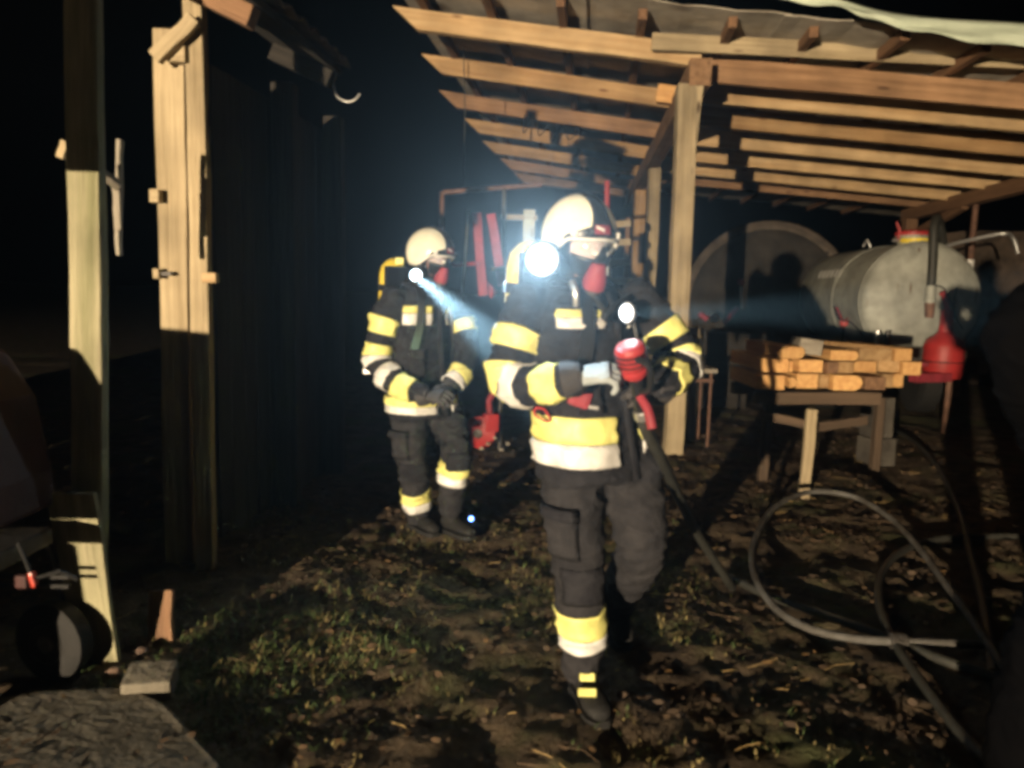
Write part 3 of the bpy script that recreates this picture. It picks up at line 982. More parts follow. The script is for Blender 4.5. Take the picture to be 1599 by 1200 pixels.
MB().box((db.x - 0.22, db.y + 0.2, db.z + 0.13), (0.3, 0.1, 0.05), bev=0.01).build('drawbar_bracket', 'red_dull', tank)
jk = at(1481, 612, 8.7)
MB().tube([(jk.x, jk.y, -0.02), (jk.x, jk.y, db.z - 0.04)], 0.035, 10).build('jack_leg', 'rust_steel', tank)
MB().tube(catmull([at(1478, 384, 9.25), at(1520, 374, 9.2), at(1568, 365, 9.1), at(1582, 372, 9.0), at(1590, 396, 8.95)], 7), 0.022, 10).build('overflow_pipe', 'steel', tank, smooth=True)
# small valve on the side of the vessel
vv = at(1318, 505, 9.9)
MB().lathe([(0, 0.05), (0.05, 0.05), (0.06, 0.03)], vv, (-0.5, -1, 0), 14).build('valve_knob', 'red', tank, smooth=True)
MB().tube([vv, at(1306, 480, 9.9)], 0.012, 6).build('valve_arm', 'red_dull', tank)
MB().tube([vv, at(1330, 488, 9.8), at(1333, 478, 9.8)], 0.012, 6).build('valve_arm', 'red_dull', tank)
MB().tube(catmull([at(1302, 478, 9.8), at(1310, 498, 9.8), at(1330, 505, 9.7), at(1350, 527, 9.5)], 5), 0.01, 6).build('cable', 'rubber', tank)
MB().tube([at(1317, 508, 9.85), at(1315, 535, 9.85)], 0.009, 6).build('cable', 'rubber', tank)
for x in (1370, 1386):
    p = at(x, 528, 8.8)
    MB().tube([p + Vector((0, 0, -0.12)), p + Vector((0, 0, 0.08))], 0.032, 10).build('stud', 'steel' if x < 1380 else 'dark_steel', tank)
# faded pale lettering block on the tank's side (illegible in the photograph)
for i in range(6):
    a1 = R(196 + 0)
    th = R(147)
    al = 0.95 + i * 0.165
    mb = MB()
    q = []
    for (da, dl) in ((0, 0), (0, 0.09), (0.17, 0.12), (0.17, 0.03)):
        an = math.pi - 0.42 - da
        q.append(TC + TA * (al + dl) + (tx * math.cos(an) + Vector((0, 0, math.sin(an)))) * (TR + 0.004))
    mb.add(q, [(0, 1, 2, 3)])
    mb.build('lettering', 'white_trim', tank, solid=0.002)

# large old round tank in the shadow behind
old = tag(empty('old_tank', at(1200, 620, 12.2)), 'large brown old tank with a domed end in shadow behind the grey tanker', 'tank')
OC = at(1196, 476, 12.2)
OA = Vector((math.sin(R(14)), math.cos(R(14)), 0))
prof = []
for i in range(9):
    t = i / 8 * math.pi / 2
    prof.append((-0.10 * math.cos(t), 1.16 * math.sin(t)))
prof += [(0.0, 1.18), (0.1, 1.24), (2.4, 1.24), (2.5, 1.0), (2.55, 0.0)]
MB().lathe(prof, OC, OA, 64).build('vessel', 'old_tank', old, smooth=True)
MB().lathe([(0.0, 1.17), (-0.02, 1.22), (0.02, 1.30), (0.14, 1.30), (0.16, 1.22)], OC, OA, 64, cap=False).build('rim_flange', 'old_rim', old, smooth=True)
ox = OA.cross(Vector((0, 0, 1))).normalized()
for sx in (-0.8, 0.8):
    MB().box(OC + OA * 1.0 + ox * sx + Vector((0, 0, -1.05)), (0.16, 2.2, 0.9), bev=0.01).build('support', 'dark_steel', old)
for i in range(5):
    an = R(8 + i * 9)
    p0 = OC + OA * -0.03 + (ox * math.cos(an) + Vector((0, 0, math.sin(an)))) * 0.8
    p1 = OC + OA * 0.0 + (ox * math.cos(an) + Vector((0, 0, math.sin(an)))) * 1.2
    MB().tube([p0 - OA * 0.06, p1 - OA * 0.02], 0.018, 6).build('rib', 'old_tank', old)

# red and orange coupling bits on a stand in front of the old tank
hit = tag(empty('hitch_stand', at(1130, 520, 10.5)), 'small red and orange hitch parts on a dark stand before the old tank', 'hitch')
hb = at(1130, 512, 10.5)
MB().box((hb.x, hb.y, hb.z / 2 - 0.05), (0.62, 0.4, hb.z), bev=0.02).build('stand', 'dark_wood', hit)
MB().tube([at(1152, 480, 10.4), at(1140, 495, 10.4), at(1130, 505, 10.4)], 0.035, 8).build('lever', 'red_dull', hit)
MB().lathe([(0, 0.06), (0.08, 0.06), (0.1, 0.03)], at(1115, 498, 10.4), (0, -1, 0.2), 14).build('cap', 'pine_saw', hit)
MB().tube([at(1092, 490, 10.4), at(1104, 499, 10.4)], 0.035, 8).build('lever', 'red_dull', hit)
MB().tube([at(1157, 440, 10.4), at(1158, 482, 10.4)], 0.014, 8).build('rod', 'steel', hit)
MB().lathe([(-0.03, 0.01), (0.0, 0.045), (0.05, 0.045), (0.07, 0.01)], at(1157, 444, 10.4), (0, 0, 1), 12).build('knob', 'red_dull', hit, smooth=True)

# stone retaining wall at the back right, with a brown pipe before it
wb = MB()
p0, p1 = at(1438, 500, 14.9), at(1900, 500, 12.6)
for k in range(2):
    pass
rows = []
for i in range(25):
    t = i / 24
    b = Vector((p0.x + (p1.x - p0.x) * t, p0.y + (p1.y - p0.y) * t, 0))
    rows.append([b + Vector((0, 0.12 * noise.noise(Vector((i * 0.9, j * 0.9, 2))), -0.1 + j * 0.24)) for j in range(13)])
wb.rings(rows, cap=False, closed=False)
tag(wb.build('retaining_wall', 'stone_wall', smooth=False, solid=0.3), 'rough brown stone wall at the back right of the shed', 'wall')
pp = at(1521, 330, 12.0)
pipe = tag(empty('down_pipe', (pp.x, pp.y, 0)), 'thin brown vertical pipe with a white sleeve right of the grey tanker', 'pipe')
MB().tube([(pp.x, pp.y, 0), (pp.x + 0.02, pp.y, 3.02)], 0.045, 10).build('tube', 'rust_steel', pipe, smooth=True)
z_ = at(1515, 418, 11.9).z
MB().tube([(pp.x, pp.y, z_ - 0.16), (pp.x, pp.y, z_ + 0.12)], 0.07, 12).build('sleeve', 'white_trim', pipe, smooth=True)

# ================================================================== timber stack on a trestle
DT = 6.0
rects = [  # x0, x1, y0, y1 (photo pixels of the sawn end), rounded corner, material, row
    (1181, 1226, 586, 609, 0, 'pine_saw', 0), (1228, 1240, 588, 605, 2, 'pine_saw', 0), (1241.5, 1275, 584, 607, 0, 'pine_saw', 0),
    (1277, 1292, 584, 606, 0, 'pine', 0), (1294, 1340, 584, 608, 2, 'pine_saw', 0), (1342, 1374, 587, 607, 0, 'brown_wood', 0),
    (1376, 1394, 585, 606, 0, 'pine', 0), (1396, 1412, 585, 606, 0, 'pine_saw', 0),
    (1194, 1235, 561, 583, 0, 'pine_saw', 1), (1237, 1243, 566, 583, 0, 'pine_saw', 1), (1245, 1282, 562, 582, 0, 'pine_saw', 1),
    (1284, 1302, 564, 582, 0, 'brown_wood', 1), (1304, 1330, 564, 582, 0, 'pine', 1), (1332, 1374, 565, 583, 1, 'pine_saw', 1),
    (1376, 1410, 565, 583, 0, 'pine', 1), (1412, 1441, 566, 587, 0, 'pine_saw', 1),
    (1216, 1253, 541, 560, 2, 'pine_saw', 2), (1292, 1336, 546, 562, 2, 'pine_saw', 2), (1338, 1389, 544, 563, 0, 'pine', 2), (1391, 1418, 544, 564, 0, 'pine_saw', 2),
]
row_n = ['bottom', 'middle', 'top']
ords = ['first', 'second', 'third', 'fourth', 'fifth', 'sixth', 'seventh', 'eighth']
cnt = [0, 0, 0]
for (x0, x1, y0, y1, rnd, mt, rw) in rects:
    d = DT + random.uniform(-0.10, 0.08)
    a = at(x0, (y0 + y1) / 2, DT)
    b = at(x1, (y0 + y1) / 2, DT)
    zt, zb = at((x0 + x1) / 2, y0, DT).z, at((x0 + x1) / 2, y1, DT).z
    w, h = b.x - a.x - 0.003, zt - zb - 0.003
    cx_, cz_ = (a.x + b.x) / 2, (zt + zb) / 2
    pts = [(-w / 2, -h / 2), (w / 2, -h / 2), (w / 2, h / 2), (-w / 2, h / 2)]
    if rnd == 2:
        pts = [(-w / 2, -h / 2), (w / 2 - 0.5 * h, -h / 2), (w / 2 - 0.15 * h, -0.34 * h), (w / 2, 0.0), (w / 2 - 0.12 * h, 0.34 * h), (w / 2 - 0.4 * h, h / 2), (-w / 2, h / 2)]
    if rnd == 1:
        pts = [(-w / 2, -h / 2), (w / 2, -h / 2), (w / 2, h / 2), (-w / 2 + 0.7 * h, h / 2), (-w / 2 + 0.2 * h, 0.3 * h), (-w / 2, -0.1 * h)]
    Lg = random.uniform(0.72, 0.95)
    mb = MB()
    rs = []
    for t in (0, 0.3, 0.65, 1):
        o_ = 0.004 * math.sin(t * 5 + cx_ * 9)
        rs.append([Vector((t * Lg, -(px_ + o_), pz_ + o_ * 0.5)) for (px_, pz_) in pts])
    mb.rings(rs)
    o = mb.build('timber', mt, None, bevel=0.002)
    m = Matrix.Rotation(R(90), 4, 'Z')
    m.translation = Vector((cx_, d, cz_))
    o.matrix_basis = m
    k = cnt[rw]
    cnt[rw] += 1
    tag(o, f'sawn pine timber in the {row_n[rw]} row of the stack, {ords[k]} from the tall post', 'timber', 'sawn timbers stacked on the trestle')
o = timber('timber', at(1290, 536, 5.98), at(1411, 546, 6.1), 0.12, 0.03, 'pine', wob=0.002, bev=0.003)
tag(o, 'thin pine board lying slanted across the top of the timber stack', 'board')
gb = MB()
pc = at(1273, 543, 6.02)
gb.box((pc.x, pc.y + 0.2, pc.z), (0.17, 0.5, 0.12), Matrix.Rotation(0.12, 3, 'Y') @ Matrix.Rotation(-0.2, 3, 'Z'), bev=0.008)
tag(gb.build('offcut_block', 'grey_wood'), 'grey weathered wooden block lying on top of the timber stack', 'block')

tr = tag(empty('trestle', gnd(1258, 776)), 'rough wooden trestle carrying the stack of sawn timbers', 'trestle')
ztop = at(1300, 610, DT).z
timber('cross_beam', at(1178, 622, 6.15), at(1372, 622, 6.15), 0.10, 0.10, 'trestle_wood', tr)
xm = at(1300, 622, 6.15)
timber('cross_beam', Vector((at(1185, 600, DT).x, 6.72, xm.z)), Vector((at(1400, 600, DT).x, 6.72, xm.z)), 0.1, 0.1, 'trestle_wood', tr)
timber('strut', at(1184, 648, 6.05), at(1262, 664, 6.0), 0.05, 0.07, 'trestle_wood', tr)
timber('strut', at(1262, 668, 6.02), at(1352, 656, 6.1), 0.05, 0.07, 'trestle_wood', tr)
lg = gnd(1254, 778)
timber('leg', (lg.x, lg.y, -0.05), at(1268, 640, lg.y + 0.1), 0.075, 0.05, 'old_wood', tr, up=Vector((0, 1, 0)))
for (x, yb) in ((1372, 6.7), (1200, 6.7)):
    p = at(x, 640, yb)
    timber('leg', (p.x, yb, -0.05), (p.x, yb, xm.z - 0.05), 0.07, 0.07, 'trestle_wood', tr, up=Vector((0, 1, 0)))
timber('leg', (at(1200, 640, 6.2).x, 6.25, -0.05), (at(1200, 640, 6.2).x, 6.2, xm.z - 0.05), 0.07, 0.07, 'trestle_wood', tr, up=Vector((0, 1, 0)))
bb = gnd(1366, 722)
blk = MB()
blk.box((bb.x, bb.y, 0.11), (0.24, 0.24, 0.26), Matrix.Rotation(0.2, 3, 'Z'), bev=0.012)
tag(blk.build('concrete_block', 'dark_concrete'), 'lower grey concrete block under the right end of the timber stack', 'block')
blk = MB()
blk.box((bb.x - 0.01, bb.y + 0.01, 0.43), (0.2, 0.22, 0.37), Matrix.Rotation(0.1, 3, 'Z'), bev=0.012)
tag(blk.build('stone_block', 'dark_concrete'), 'upper tall grey block carrying the right end of the timber stack', 'block')

# sawhorse bits and a low bench right of the tall post
bn = tag(empty('bench', gnd(1095, 690)), 'low dark metal bench right of the tall post', 'bench')
q0 = at(1070, 578, 7.6)
for (dx, dy) in ((0, 0), (0.26, 0), (0, 0.4), (0.26, 0.4)):
    MB().tube([(q0.x + dx, q0.y + dy, -0.03), (q0.x + dx, q0.y + dy, q0.z - 0.02)], 0.014, 6).build('leg', 'rust_steel', bn)
MB().box((q0.x + 0.13, q0.y + 0.2, q0.z), (0.36, 0.5, 0.04), bev=0.006).build('seat', 'grey_wood', bn)
MB().box((q0.x + 0.13, q0.y, q0.z - 0.1), (0.3, 0.03, 0.03)).build('stretcher', 'rust_steel', bn)
sp = at(1084, 560, 7.9)
tt = tag(empty('wooden_stake', (sp.x, sp.y, 0)), 'short wooden stake with a crosspiece just right of the tall post', 'stake')
timber('stake', (sp.x, sp.y, -0.1), (sp.x, sp.y, at(1084, 520, 7.9).z), 0.07, 0.06, 'old_wood', tt, up=Vector((0, 1, 0)))
timber('crosspiece', at(1076, 520, 7.85), at(1098, 520, 7.85), 0.06, 0.10, 'old_wood', tt)

# ================================================================== red implement behind the firefighters
imp = tag(empty('red_implement', at(760, 720, 6.9)), 'red folded hay machine with upright blades in a pipe frame', 'farm machine')
for (xa, ya, xb, yb, w) in ((744, 333, 755, 462, 0.12), (766, 335, 785, 446, 0.12)):
    p, q = at(xa, ya, 7.0), at(xb, yb, 6.95)
    timber('blade', p, q, w * 0.66, 0.02, 'red_dull', imp, up=Vector((0, 1, 0)), wob=0.003, bev=0.002)
timber('blade', at(752, 440, 7.05), at(772, 462, 7.0), 0.08, 0.02, 'red', imp, up=Vector((0, 1, 0)), wob=0.002)
MB().tube([at(692, 301, 7.25), at(735, 297, 7.25), at(846, 289, 7.25)], 0.022, 8).build('frame_tube', 'rust_steel', imp)
MB().tube([at(690, 300, 7.25), at(689, 420, 7.25), Vector((at(689, 420, 7.25).x, 7.15, 0.0))], 0.024, 8).build('frame_tube', 'rust_steel', imp)
MB().tube([at(788, 294, 7.25), at(787, 345, 7.25), Vector((at(787, 420, 7.25).x, 7.15, 0.0))], 0.02, 8).build('frame_tube', 'dark_steel', imp)
MB().tube([at(731, 330, 6.85), at(725, 420, 6.85), at(717, 500, 6.85)], 0.012, 6).build('rod', 'galv', imp)
MB().tube([at(707, 414, 6.9), at(745, 412, 6.9)], 0.018, 6).build('rod', 'red_dull', imp)
MB().tube([at(768, 421, 6.9), at(790, 419, 6.9)], 0.016, 6).build('rod', 'galv', imp)
MB().box(at(826, 362, 7.3), (0.11, 0.05, 0.4), bev=0.01).build('panel', 'galv', imp)
MB().box(at(811, 340, 7.3), (0.34, 0.05, 0.05), bev=0.01).build('panel_rail', 'grey_wood', imp)
wl_ = at(748, 688, 7.0)
dsk = MB().lathe([(-0.03, 0.03), (-0.02, 0.11), (0.0, 0.155), (0.03, 0.155), (0.04, 0.05)], (wl_.x, wl_.y, 0.19), (0.35, 1, 0.1), 24).build('disc', 'red', imp, smooth=True)
MB().lathe([(-0.05, 0.02), (-0.04, 0.045), (0.0, 0.05)], (wl_.x, wl_.y, 0.19), (0.35, 1, 0.1), 12).build('hub', 'dark_steel', dsk)
gbx = at(766, 660, 7.0)
MB().box((gbx.x, gbx.y, gbx.z), (0.13, 0.12, 0.17), Matrix.Rotation(0.3, 3, 'Z'), bev=0.02).build('gearbox', 'red', imp)
MB().tube([(gbx.x, gbx.y, gbx.z), (gbx.x - 0.02, gbx.y, gbx.z + 0.2), (gbx.x + 0.3, 7.1, 1.1)], 0.03, 8).build('shaft', 'red_dull', imp)
MB().tube([(gbx.x - 0.18, gbx.y - 0.03, gbx.z - 0.03), (gbx.x - 0.06, gbx.y, gbx.z - 0.02)], 0.025, 8).build('arm', 'red', imp)
for i in range(7):
    p = Vector((wl_.x + 0.03 + 0.06 * i, wl_.y - 0.12 - 0.03 * (i % 2), 0.07 + 0.05 * (i % 3)))
    MB().box(p, (0.035, 0.03, 0.025), Matrix.Rotation(i * 0.7, 3, 'Z'), bev=0.006).build('tine_bracket', 'grey_wood', imp)
# red pole and pallet slats behind the near firefighter
rp_ = at(948, 300, 8.0)
pole = tag(empty('red_pole', (rp_.x, rp_.y, 0)), 'thin red and white pole standing behind the near firefighter', 'pole')
MB().tube([(rp_.x, rp_.y, -0.05), at(948, 400, 8.0)], 0.022, 8).build('lower_tube', 'white_trim', pole)
MB().tube([at(948, 400, 8.0), at(948, 283, 8.0)], 0.026, 8).build('upper_tube', 'red', pole)
pal = tag(empty('pallet', at(968, 480, 10.4)), 'upright wooden pallet between the red pole and the posts', 'pallet')
for y in (350, 379, 410, 440):
    timber('slat', at(953, y + 1, 10.4), at(985, y - 1, 10.4), 0.02, 0.09, 'old_wood', pal, wob=0.002)
for x in (956, 982):
    p = at(x, 340, 10.45)
    timber('bearer', (p.x, p.y + 0.06, 0), p + Vector((0, 0.06, 0)), 0.05, 0.09, 'brown_wood', pal, up=Vector((0, 1, 0)))

# ================================================================== hoses
def hose(pts, r, mt, label, raise_=None, cat='hose'):
    P = [p if isinstance(p, Vector) else Vector(p) for p in pts]
    o = MB().tube(catmull(P, 8), r, 12).build('hose', mt, None, smooth=True)
    return tag(o, label, cat, 'hoses on the ground')


def gp_(x, y, dz=0.0, r=0.026):
    p = gnd(x, y)
    return Vector((p.x, p.y, max(gz(p.x, p.y), -0.01) + r + dz))


hose([gp_(1620, 1150, .05), gp_(1570, 1070, .04), gp_(1520, 990, .03), gp_(1475, 925, .03), gp_(1435, 872, .04), gp_(1390, 828, .06), gp_(1330, 800, .08), gp_(1262, 795, .09), gp_(1208, 818, .08),
      gp_(1178, 862, .06), gp_(1176, 912, .05), gp_(1206, 960, .03), gp_(1258, 992, .02), gp_(1330, 1006, .01), gp_(1400, 1011, .01), gp_(1470, 1014, .01), gp_(1540, 1018, .01), gp_(1640, 1030, .01)],
     0.0185, 'hose', 'grey hose lying in a wide loop on the mud')
cpl = tag(empty('hose_coupling', gp_(1400, 1011)), 'metal coupling joining two lengths of the grey loop hose', 'coupling')
k0, k1 = gp_(1388, 1010, .01), gp_(1414, 1011.5, .01)
MB().lathe([(0, 0.03), (0.006, 0.036), (0.03, 0.036), (0.034, 0.032), (0.04, 0.036), (0.066, 0.036), (0.072, 0.03)], k0, k1 - k0, 16).build('ring', 'dark_steel', cpl)
for q in (-1, 1):
    MB().box((k0 + k1) / 2 + Vector((0, q * 0.034, 0.01)), (0.025, 0.016, 0.02), bev=0.003).build('lug', 'dark_steel', cpl)
hose([gp_(1640, 842), gp_(1545, 842), gp_(1470, 846), gp_(1415, 862), gp_(1378, 895), gp_(1372, 945), gp_(1392, 1000), gp_(1432, 1062), gp_(1490, 1140), gp_(1560, 1230)],
     0.02, 'black_hose', 'dark hose curving forward to the lower right corner')
hose([gp_(1330, 668, 0), gp_(1400, 676), gp_(1450, 715), gp_(1490, 785), gp_(1515, 870), gp_(1535, 960), gp_(1550, 1060)], 0.02, 'black_hose', 'thin black tube curving from the trestle toward the dark figure')  # added black tube along a thin dark curve on the mud

# ================================================================== people
def fold(p):
    q = Vector((p[0] * 5.0, p[1] * 5.0, p[2] * 13.0))
    w = Vector((noise.noise(q * 0.6), noise.noise(q * 0.6 + Vector((7, 3, 1))), 0)) * 0.9
    q = q + w
    a = noise.noise(q) * 0.011
    b = 1.0 - abs(noise.noise(q * 1.35 + Vector((4, 4, 4)))) * 2.6
    c = 1.0 - abs(noise.noise(q * 2.6 + Vector((9, 2, 6)))) * 2.6
    return a + max(0.0, b) ** 2 * 0.012 + max(0.0, c) ** 2 * 0.005 - 0.006


class Limb:
    def __init__(self, P, Rr, k=8):
        self.p = catmull(P, k)
        n = len(P)
        self.r = []
        m = len(self.p)
        for i in range(m):
            t = i / (m - 1) * (n - 1)
            a = min(int(t), n - 2)
            self.r.append(Rr[a] + (Rr[a + 1] - Rr[a]) * (t - a))
        self.s = [0.0]
        for i in range(1, m):
            self.s.append(self.s[-1] + (self.p[i] - self.p[i - 1]).length)

    def sample(self, t):
        s = t * self.s[-1]
        for i in range(1, len(self.p)):
            if s <= self.s[i] + 1e-9:
                u = (s - self.s[i - 1]) / max(self.s[i] - self.s[i - 1], 1e-9)
                return self.p[i - 1].lerp(self.p[i], u), self.r[i - 1] + (self.r[i] - self.r[i - 1]) * u
        return self.p[-1], self.r[-1]

    def solid(self, mb, n=16):
        pts, rs = list(self.p), list(self.r)
        d0 = (pts[0] - pts[1]).normalized()
        d1 = (pts[-1] - pts[-2]).normalized()
        pre = [(pts[0] + d0 * rs[0] * 0.75, rs[0] * 0.45), (pts[0] + d0 * rs[0] * 0.4, rs[0] * 0.85)]
        post = [(pts[-1] + d1 * rs[-1] * 0.4, rs[-1] * 0.85), (pts[-1] + d1 * rs[-1] * 0.75, rs[-1] * 0.45)]
        mb.tube([p for p, _ in pre] + pts + [p for p, _ in post], [r for _, r in pre] + rs + [r for _, r in post], n)

    def piece(self, name, t0, t1, a0, a1, mt, parent, off=0.012):
        """a sewn-on patch between angles a0, a1 measured from the direction towards the camera side (-Y)"""
        rows = []
        for i in range(9):
            c, r = self.sample(t0 + (t1 - t0) * i / 8)
            row = []
            for k in range(9):
                a = R(a0 + (a1 - a0) * k / 8)
                dv_ = Vector((math.sin(a), -math.cos(a), 0))
                v = c + dv_ * (r + off * (1 if 0 < i < 8 and 0 < k < 8 else 0.3))
                row.append(v + dv_ * fold(v))
            rows.append(row)
        mb = MB()
        mb.rings(rows, cap=False, closed=False)
        return mb.build(name, mt, parent, smooth=True, solid=0.006)

    def band(self, name, t0, t1, mt, parent, off=0.003):
        k = 6
        q = [self.sample(t0 + (t1 - t0) * i / k) for i in range(k + 1)]
        mb = MB()
        rr = tube_rings([p for p, _ in q], [r + off for _, r in q], 40)
        mb.rings([[v + (v - q[i][0]).normalized() * fold(v) for v in ring] for i, ring in enumerate(rr)], cap=False)
        return mb.build(name, mt, parent, smooth=True, solid=0.005)


class Torso:
    """rings: (centre, half width, half depth); yaw frame given by right and forward vectors"""
    def __init__(self, rings, right, fwd):
        self.rg, self.rt, self.fw = rings, right, fwd

    def ring(self, c, a, b, n=30):
        out = []
        for k in range(n):
            t = 2 * math.pi * k / n
            cx_, sx_ = math.cos(t), math.sin(t)
            e = 0.82
            x = math.copysign(abs(cx_) ** e, cx_) * a
            y = math.copysign(abs(sx_) ** e, sx_) * b
            out.append(c + self.rt * x + self.fw * y)
        return out

    def at(self, t):
        m = t * (len(self.rg) - 1)
        i = min(int(m), len(self.rg) - 2)
        u = m - i
        A, B = self.rg[i], self.rg[i + 1]
        return A[0].lerp(B[0], u), A[1] + (B[1] - A[1]) * u, A[2] + (B[2] - A[2]) * u

    def solid(self, mb, n=28):
        mb.rings([self.ring(*self.at(i / n)) for i in range(n + 1)])

    def band(self, name, t0, t1, mt, parent, off=0.009, arc=None):
        rs = []
        for i in range(5):
            c, a, b = self.at(t0 + (t1 - t0) * i / 4)
            rr = self.ring(c, a + off, b + off, 48 * 2)
            if arc:
                rr = [rr[q % 96] for q in range(arc[0] * 2, arc[1] * 2 - 1)]
            rs.append([v + (v - c).normalized() * fold(v) for v in rr])
        mb = MB()
        mb.rings(rs, cap=False, closed=arc is None)
        return mb.build(name, mt, parent, smooth=True, solid=0.005)


def head_frame(yaw_vec, pitch):
    f = Vector((yaw_vec[0], yaw_vec[1], 0)).normalized()
    r = Vector((f.y, -f.x, 0))
    f2 = (f * math.cos(pitch) + Vector((0, 0, 1)) * math.sin(pitch)).normalized()
    u = r.cross(f2).normalized()
    if u.z < 0:
        u = -u
    return r, f2, u


def ell(c, fr, rad, az, el):
    r, f, u = fr
    return c + r * (rad[0] * math.cos(el) * math.sin(az)) + f * (rad[1] * math.cos(el) * math.cos(az)) + u * (rad[2] * math.sin(el))


def patch(c, fr, rad, az0, az1, elf, n=18, m=10):
    mb = MB()
    rows = []
    for i in range(n + 1):
        a = az0 + (az1 - az0) * i / n
        e0, e1 = elf(a)
        rows.append([ell(c, fr, rad, a, e0 + (e1 - e0) * j / m) for j in range(m + 1)])
    mb.rings(rows, cap=False, closed=False)
    return mb


def add_helmet(parent, c, fr, s=1.0):
    r, f, u = fr
    rad = (0.132 * s, 0.160 * s, 0.150 * s)
    hc = c + u * 0.028 * s - f * 0.005

    def rim(a):
        x = abs(a) / math.pi
        return -0.02 - 0.55 * min(1, max(0, (x - 0.28) / 0.22)) - 0.1 * x
    mb = MB()
    rows = []
    n = 56
    for i in range(n):
        a = -math.pi + 2 * math.pi * i / n
        rows.append([ell(hc, fr, rad, a, rim(a) + (math.pi / 2 - 0.001 - rim(a)) * (j / 14)) for j in range(15)])
    rows.append(rows[0])
    mb.rings(rows, cap=False, closed=False)
    shell = mb.build('helmet', 'helmet', parent, smooth=True, solid=0.006)
    # black comb over the crown, widening to the brow
    mb = MB()
    rows = []
    for i in range(27):
        th = R(4) + (R(172) - R(4)) * i / 26
        wd = 0.024 + 0.022 * max(0, 1 - i / 8) ** 2
        hgt = 1.02 + 0.03 * math.sin(math.pi * i / 26)
        row = []
        for j in range(7):
            q = (j / 6 - 0.5) * 2
            base = f * (rad[1] * hgt * math.cos(th)) + u * (rad[2] * hgt * math.sin(th))
            row.append(hc + base * (1 - 0.028 * abs(q) ** 3) + r * (q * wd))
        rows.append(row)
    mb.rings(rows, cap=False, closed=False)
    mb.build('comb', 'black_gloss', shell, smooth=True, solid=0.006)
    br = patch(hc, fr, tuple(x * 1.022 for x in rad), R(-58), R(58), lambda a: (rim(a) + 0.03, rim(a) + 0.13 + 0.2 * max(0, math.cos(a * 1.5)) ** 2), 22, 4)
    br.build('brow_band', 'black_gloss', shell, smooth=True, solid=0.004)
    ed = [ell(hc, fr, tuple(x * 1.035 for x in rad), R(-80 + 160 * i / 30), rim(R(-80 + 160 * i / 30)) - 0.0) for i in range(31)]
    MB().tube(ed, 0.006, 8).build('rim_edge', 'white_trim', shell, smooth=True)
    bd = patch(hc, fr, tuple(x * 1.06 for x in rad), R(-13), R(13), lambda a: (0.10, 0.30), 6, 3)
    bd.build('front_badge', 'red_dull', shell, solid=0.004)
    bd = patch(hc, fr, tuple(x * 1.075 for x in rad), R(-2), R(11), lambda a: (0.16 + a * 0.3, 0.225 + a * 0.3), 4, 2)
    bd.build('badge_stripe', 'white_trim', shell, solid=0.002)
    for sg in (-1, 1):
        MB().lathe([(-0.005, 0.012), (0.012, 0.012), (0.016, 0.006)], ell(hc, fr, rad, sg * R(42), 0.08), (ell(hc, fr, rad, sg * R(42), 0.08) - hc), 12).build('visor_bolt', 'white_trim', shell, smooth=True)
    # small red emblem on the shell's side
    bd = patch(hc, fr, tuple(x * 1.012 for x in rad), R(-66), R(-48), lambda a: (0.75, 0.95), 4, 3)
    bd.build('side_emblem', 'red_dull', shell, solid=0.002)
    return shell


def add_mask(parent, c, fr):
    r, f, u = fr
    rad = (0.088, 0.116, 0.125)
    ln = patch(c, fr, rad, R(-62), R(62), lambda a: (-0.25 - 0.1 * math.cos(a), 0.42), 18, 8)
    lens = ln.build('mask_lens', 'lens', parent, smooth=True, solid=0.002)
    rb = patch(c, fr, (0.092, 0.124, 0.128), R(-60), R(60), lambda a: (-1.05 + 0.35 * abs(a), -0.12 - 0.14 * math.cos(a * 1.4)), 18, 8)
    rub = rb.build('mask', 'black_gloss', parent, smooth=True, solid=0.006)
    nosec = patch(c, fr, (0.07, 0.138, 0.12), R(-20), R(20), lambda a: (-0.5, 0.16 - abs(a) * 1.1), 8, 8)
    nosec.build('nose_cup', 'black_gloss', rub, smooth=True, solid=0.004)
    ed = [ell(c, fr, (0.094, 0.122, 0.13), R(-62 + 124 * i / 20), 0.44) for i in range(21)]
    MB().tube(ed, 0.006, 6).build('lens_frame', 'black_gloss', rub, smooth=True)
    o = c + f * 0.112 - u * 0.062
    rg = MB().lathe([(-0.062, 0.030), (-0.058, 0.040), (-0.03, 0.041), (0.015, 0.030), (0.03, 0.024), (0.034, 0.010)], o - u * 0.012, u + f * 0.25, 20).build('regulator', 'red_dull', rub, smooth=True)
    MB().lathe([(-0.115, 0.020), (-0.10, 0.030), (-0.065, 0.032), (-0.06, 0.028)], o - u * 0.012, u + f * 0.25, 18).build('regulator_outlet', 'dark_steel', rg, smooth=True)
    MB().box(o + u * 0.05 + f * 0.012, (0.05, 0.02, 0.012), Matrix((r, f, u)).transposed(), bev=0.004).build('clip', 'white_trim', rub)
    return o - u * 0.1


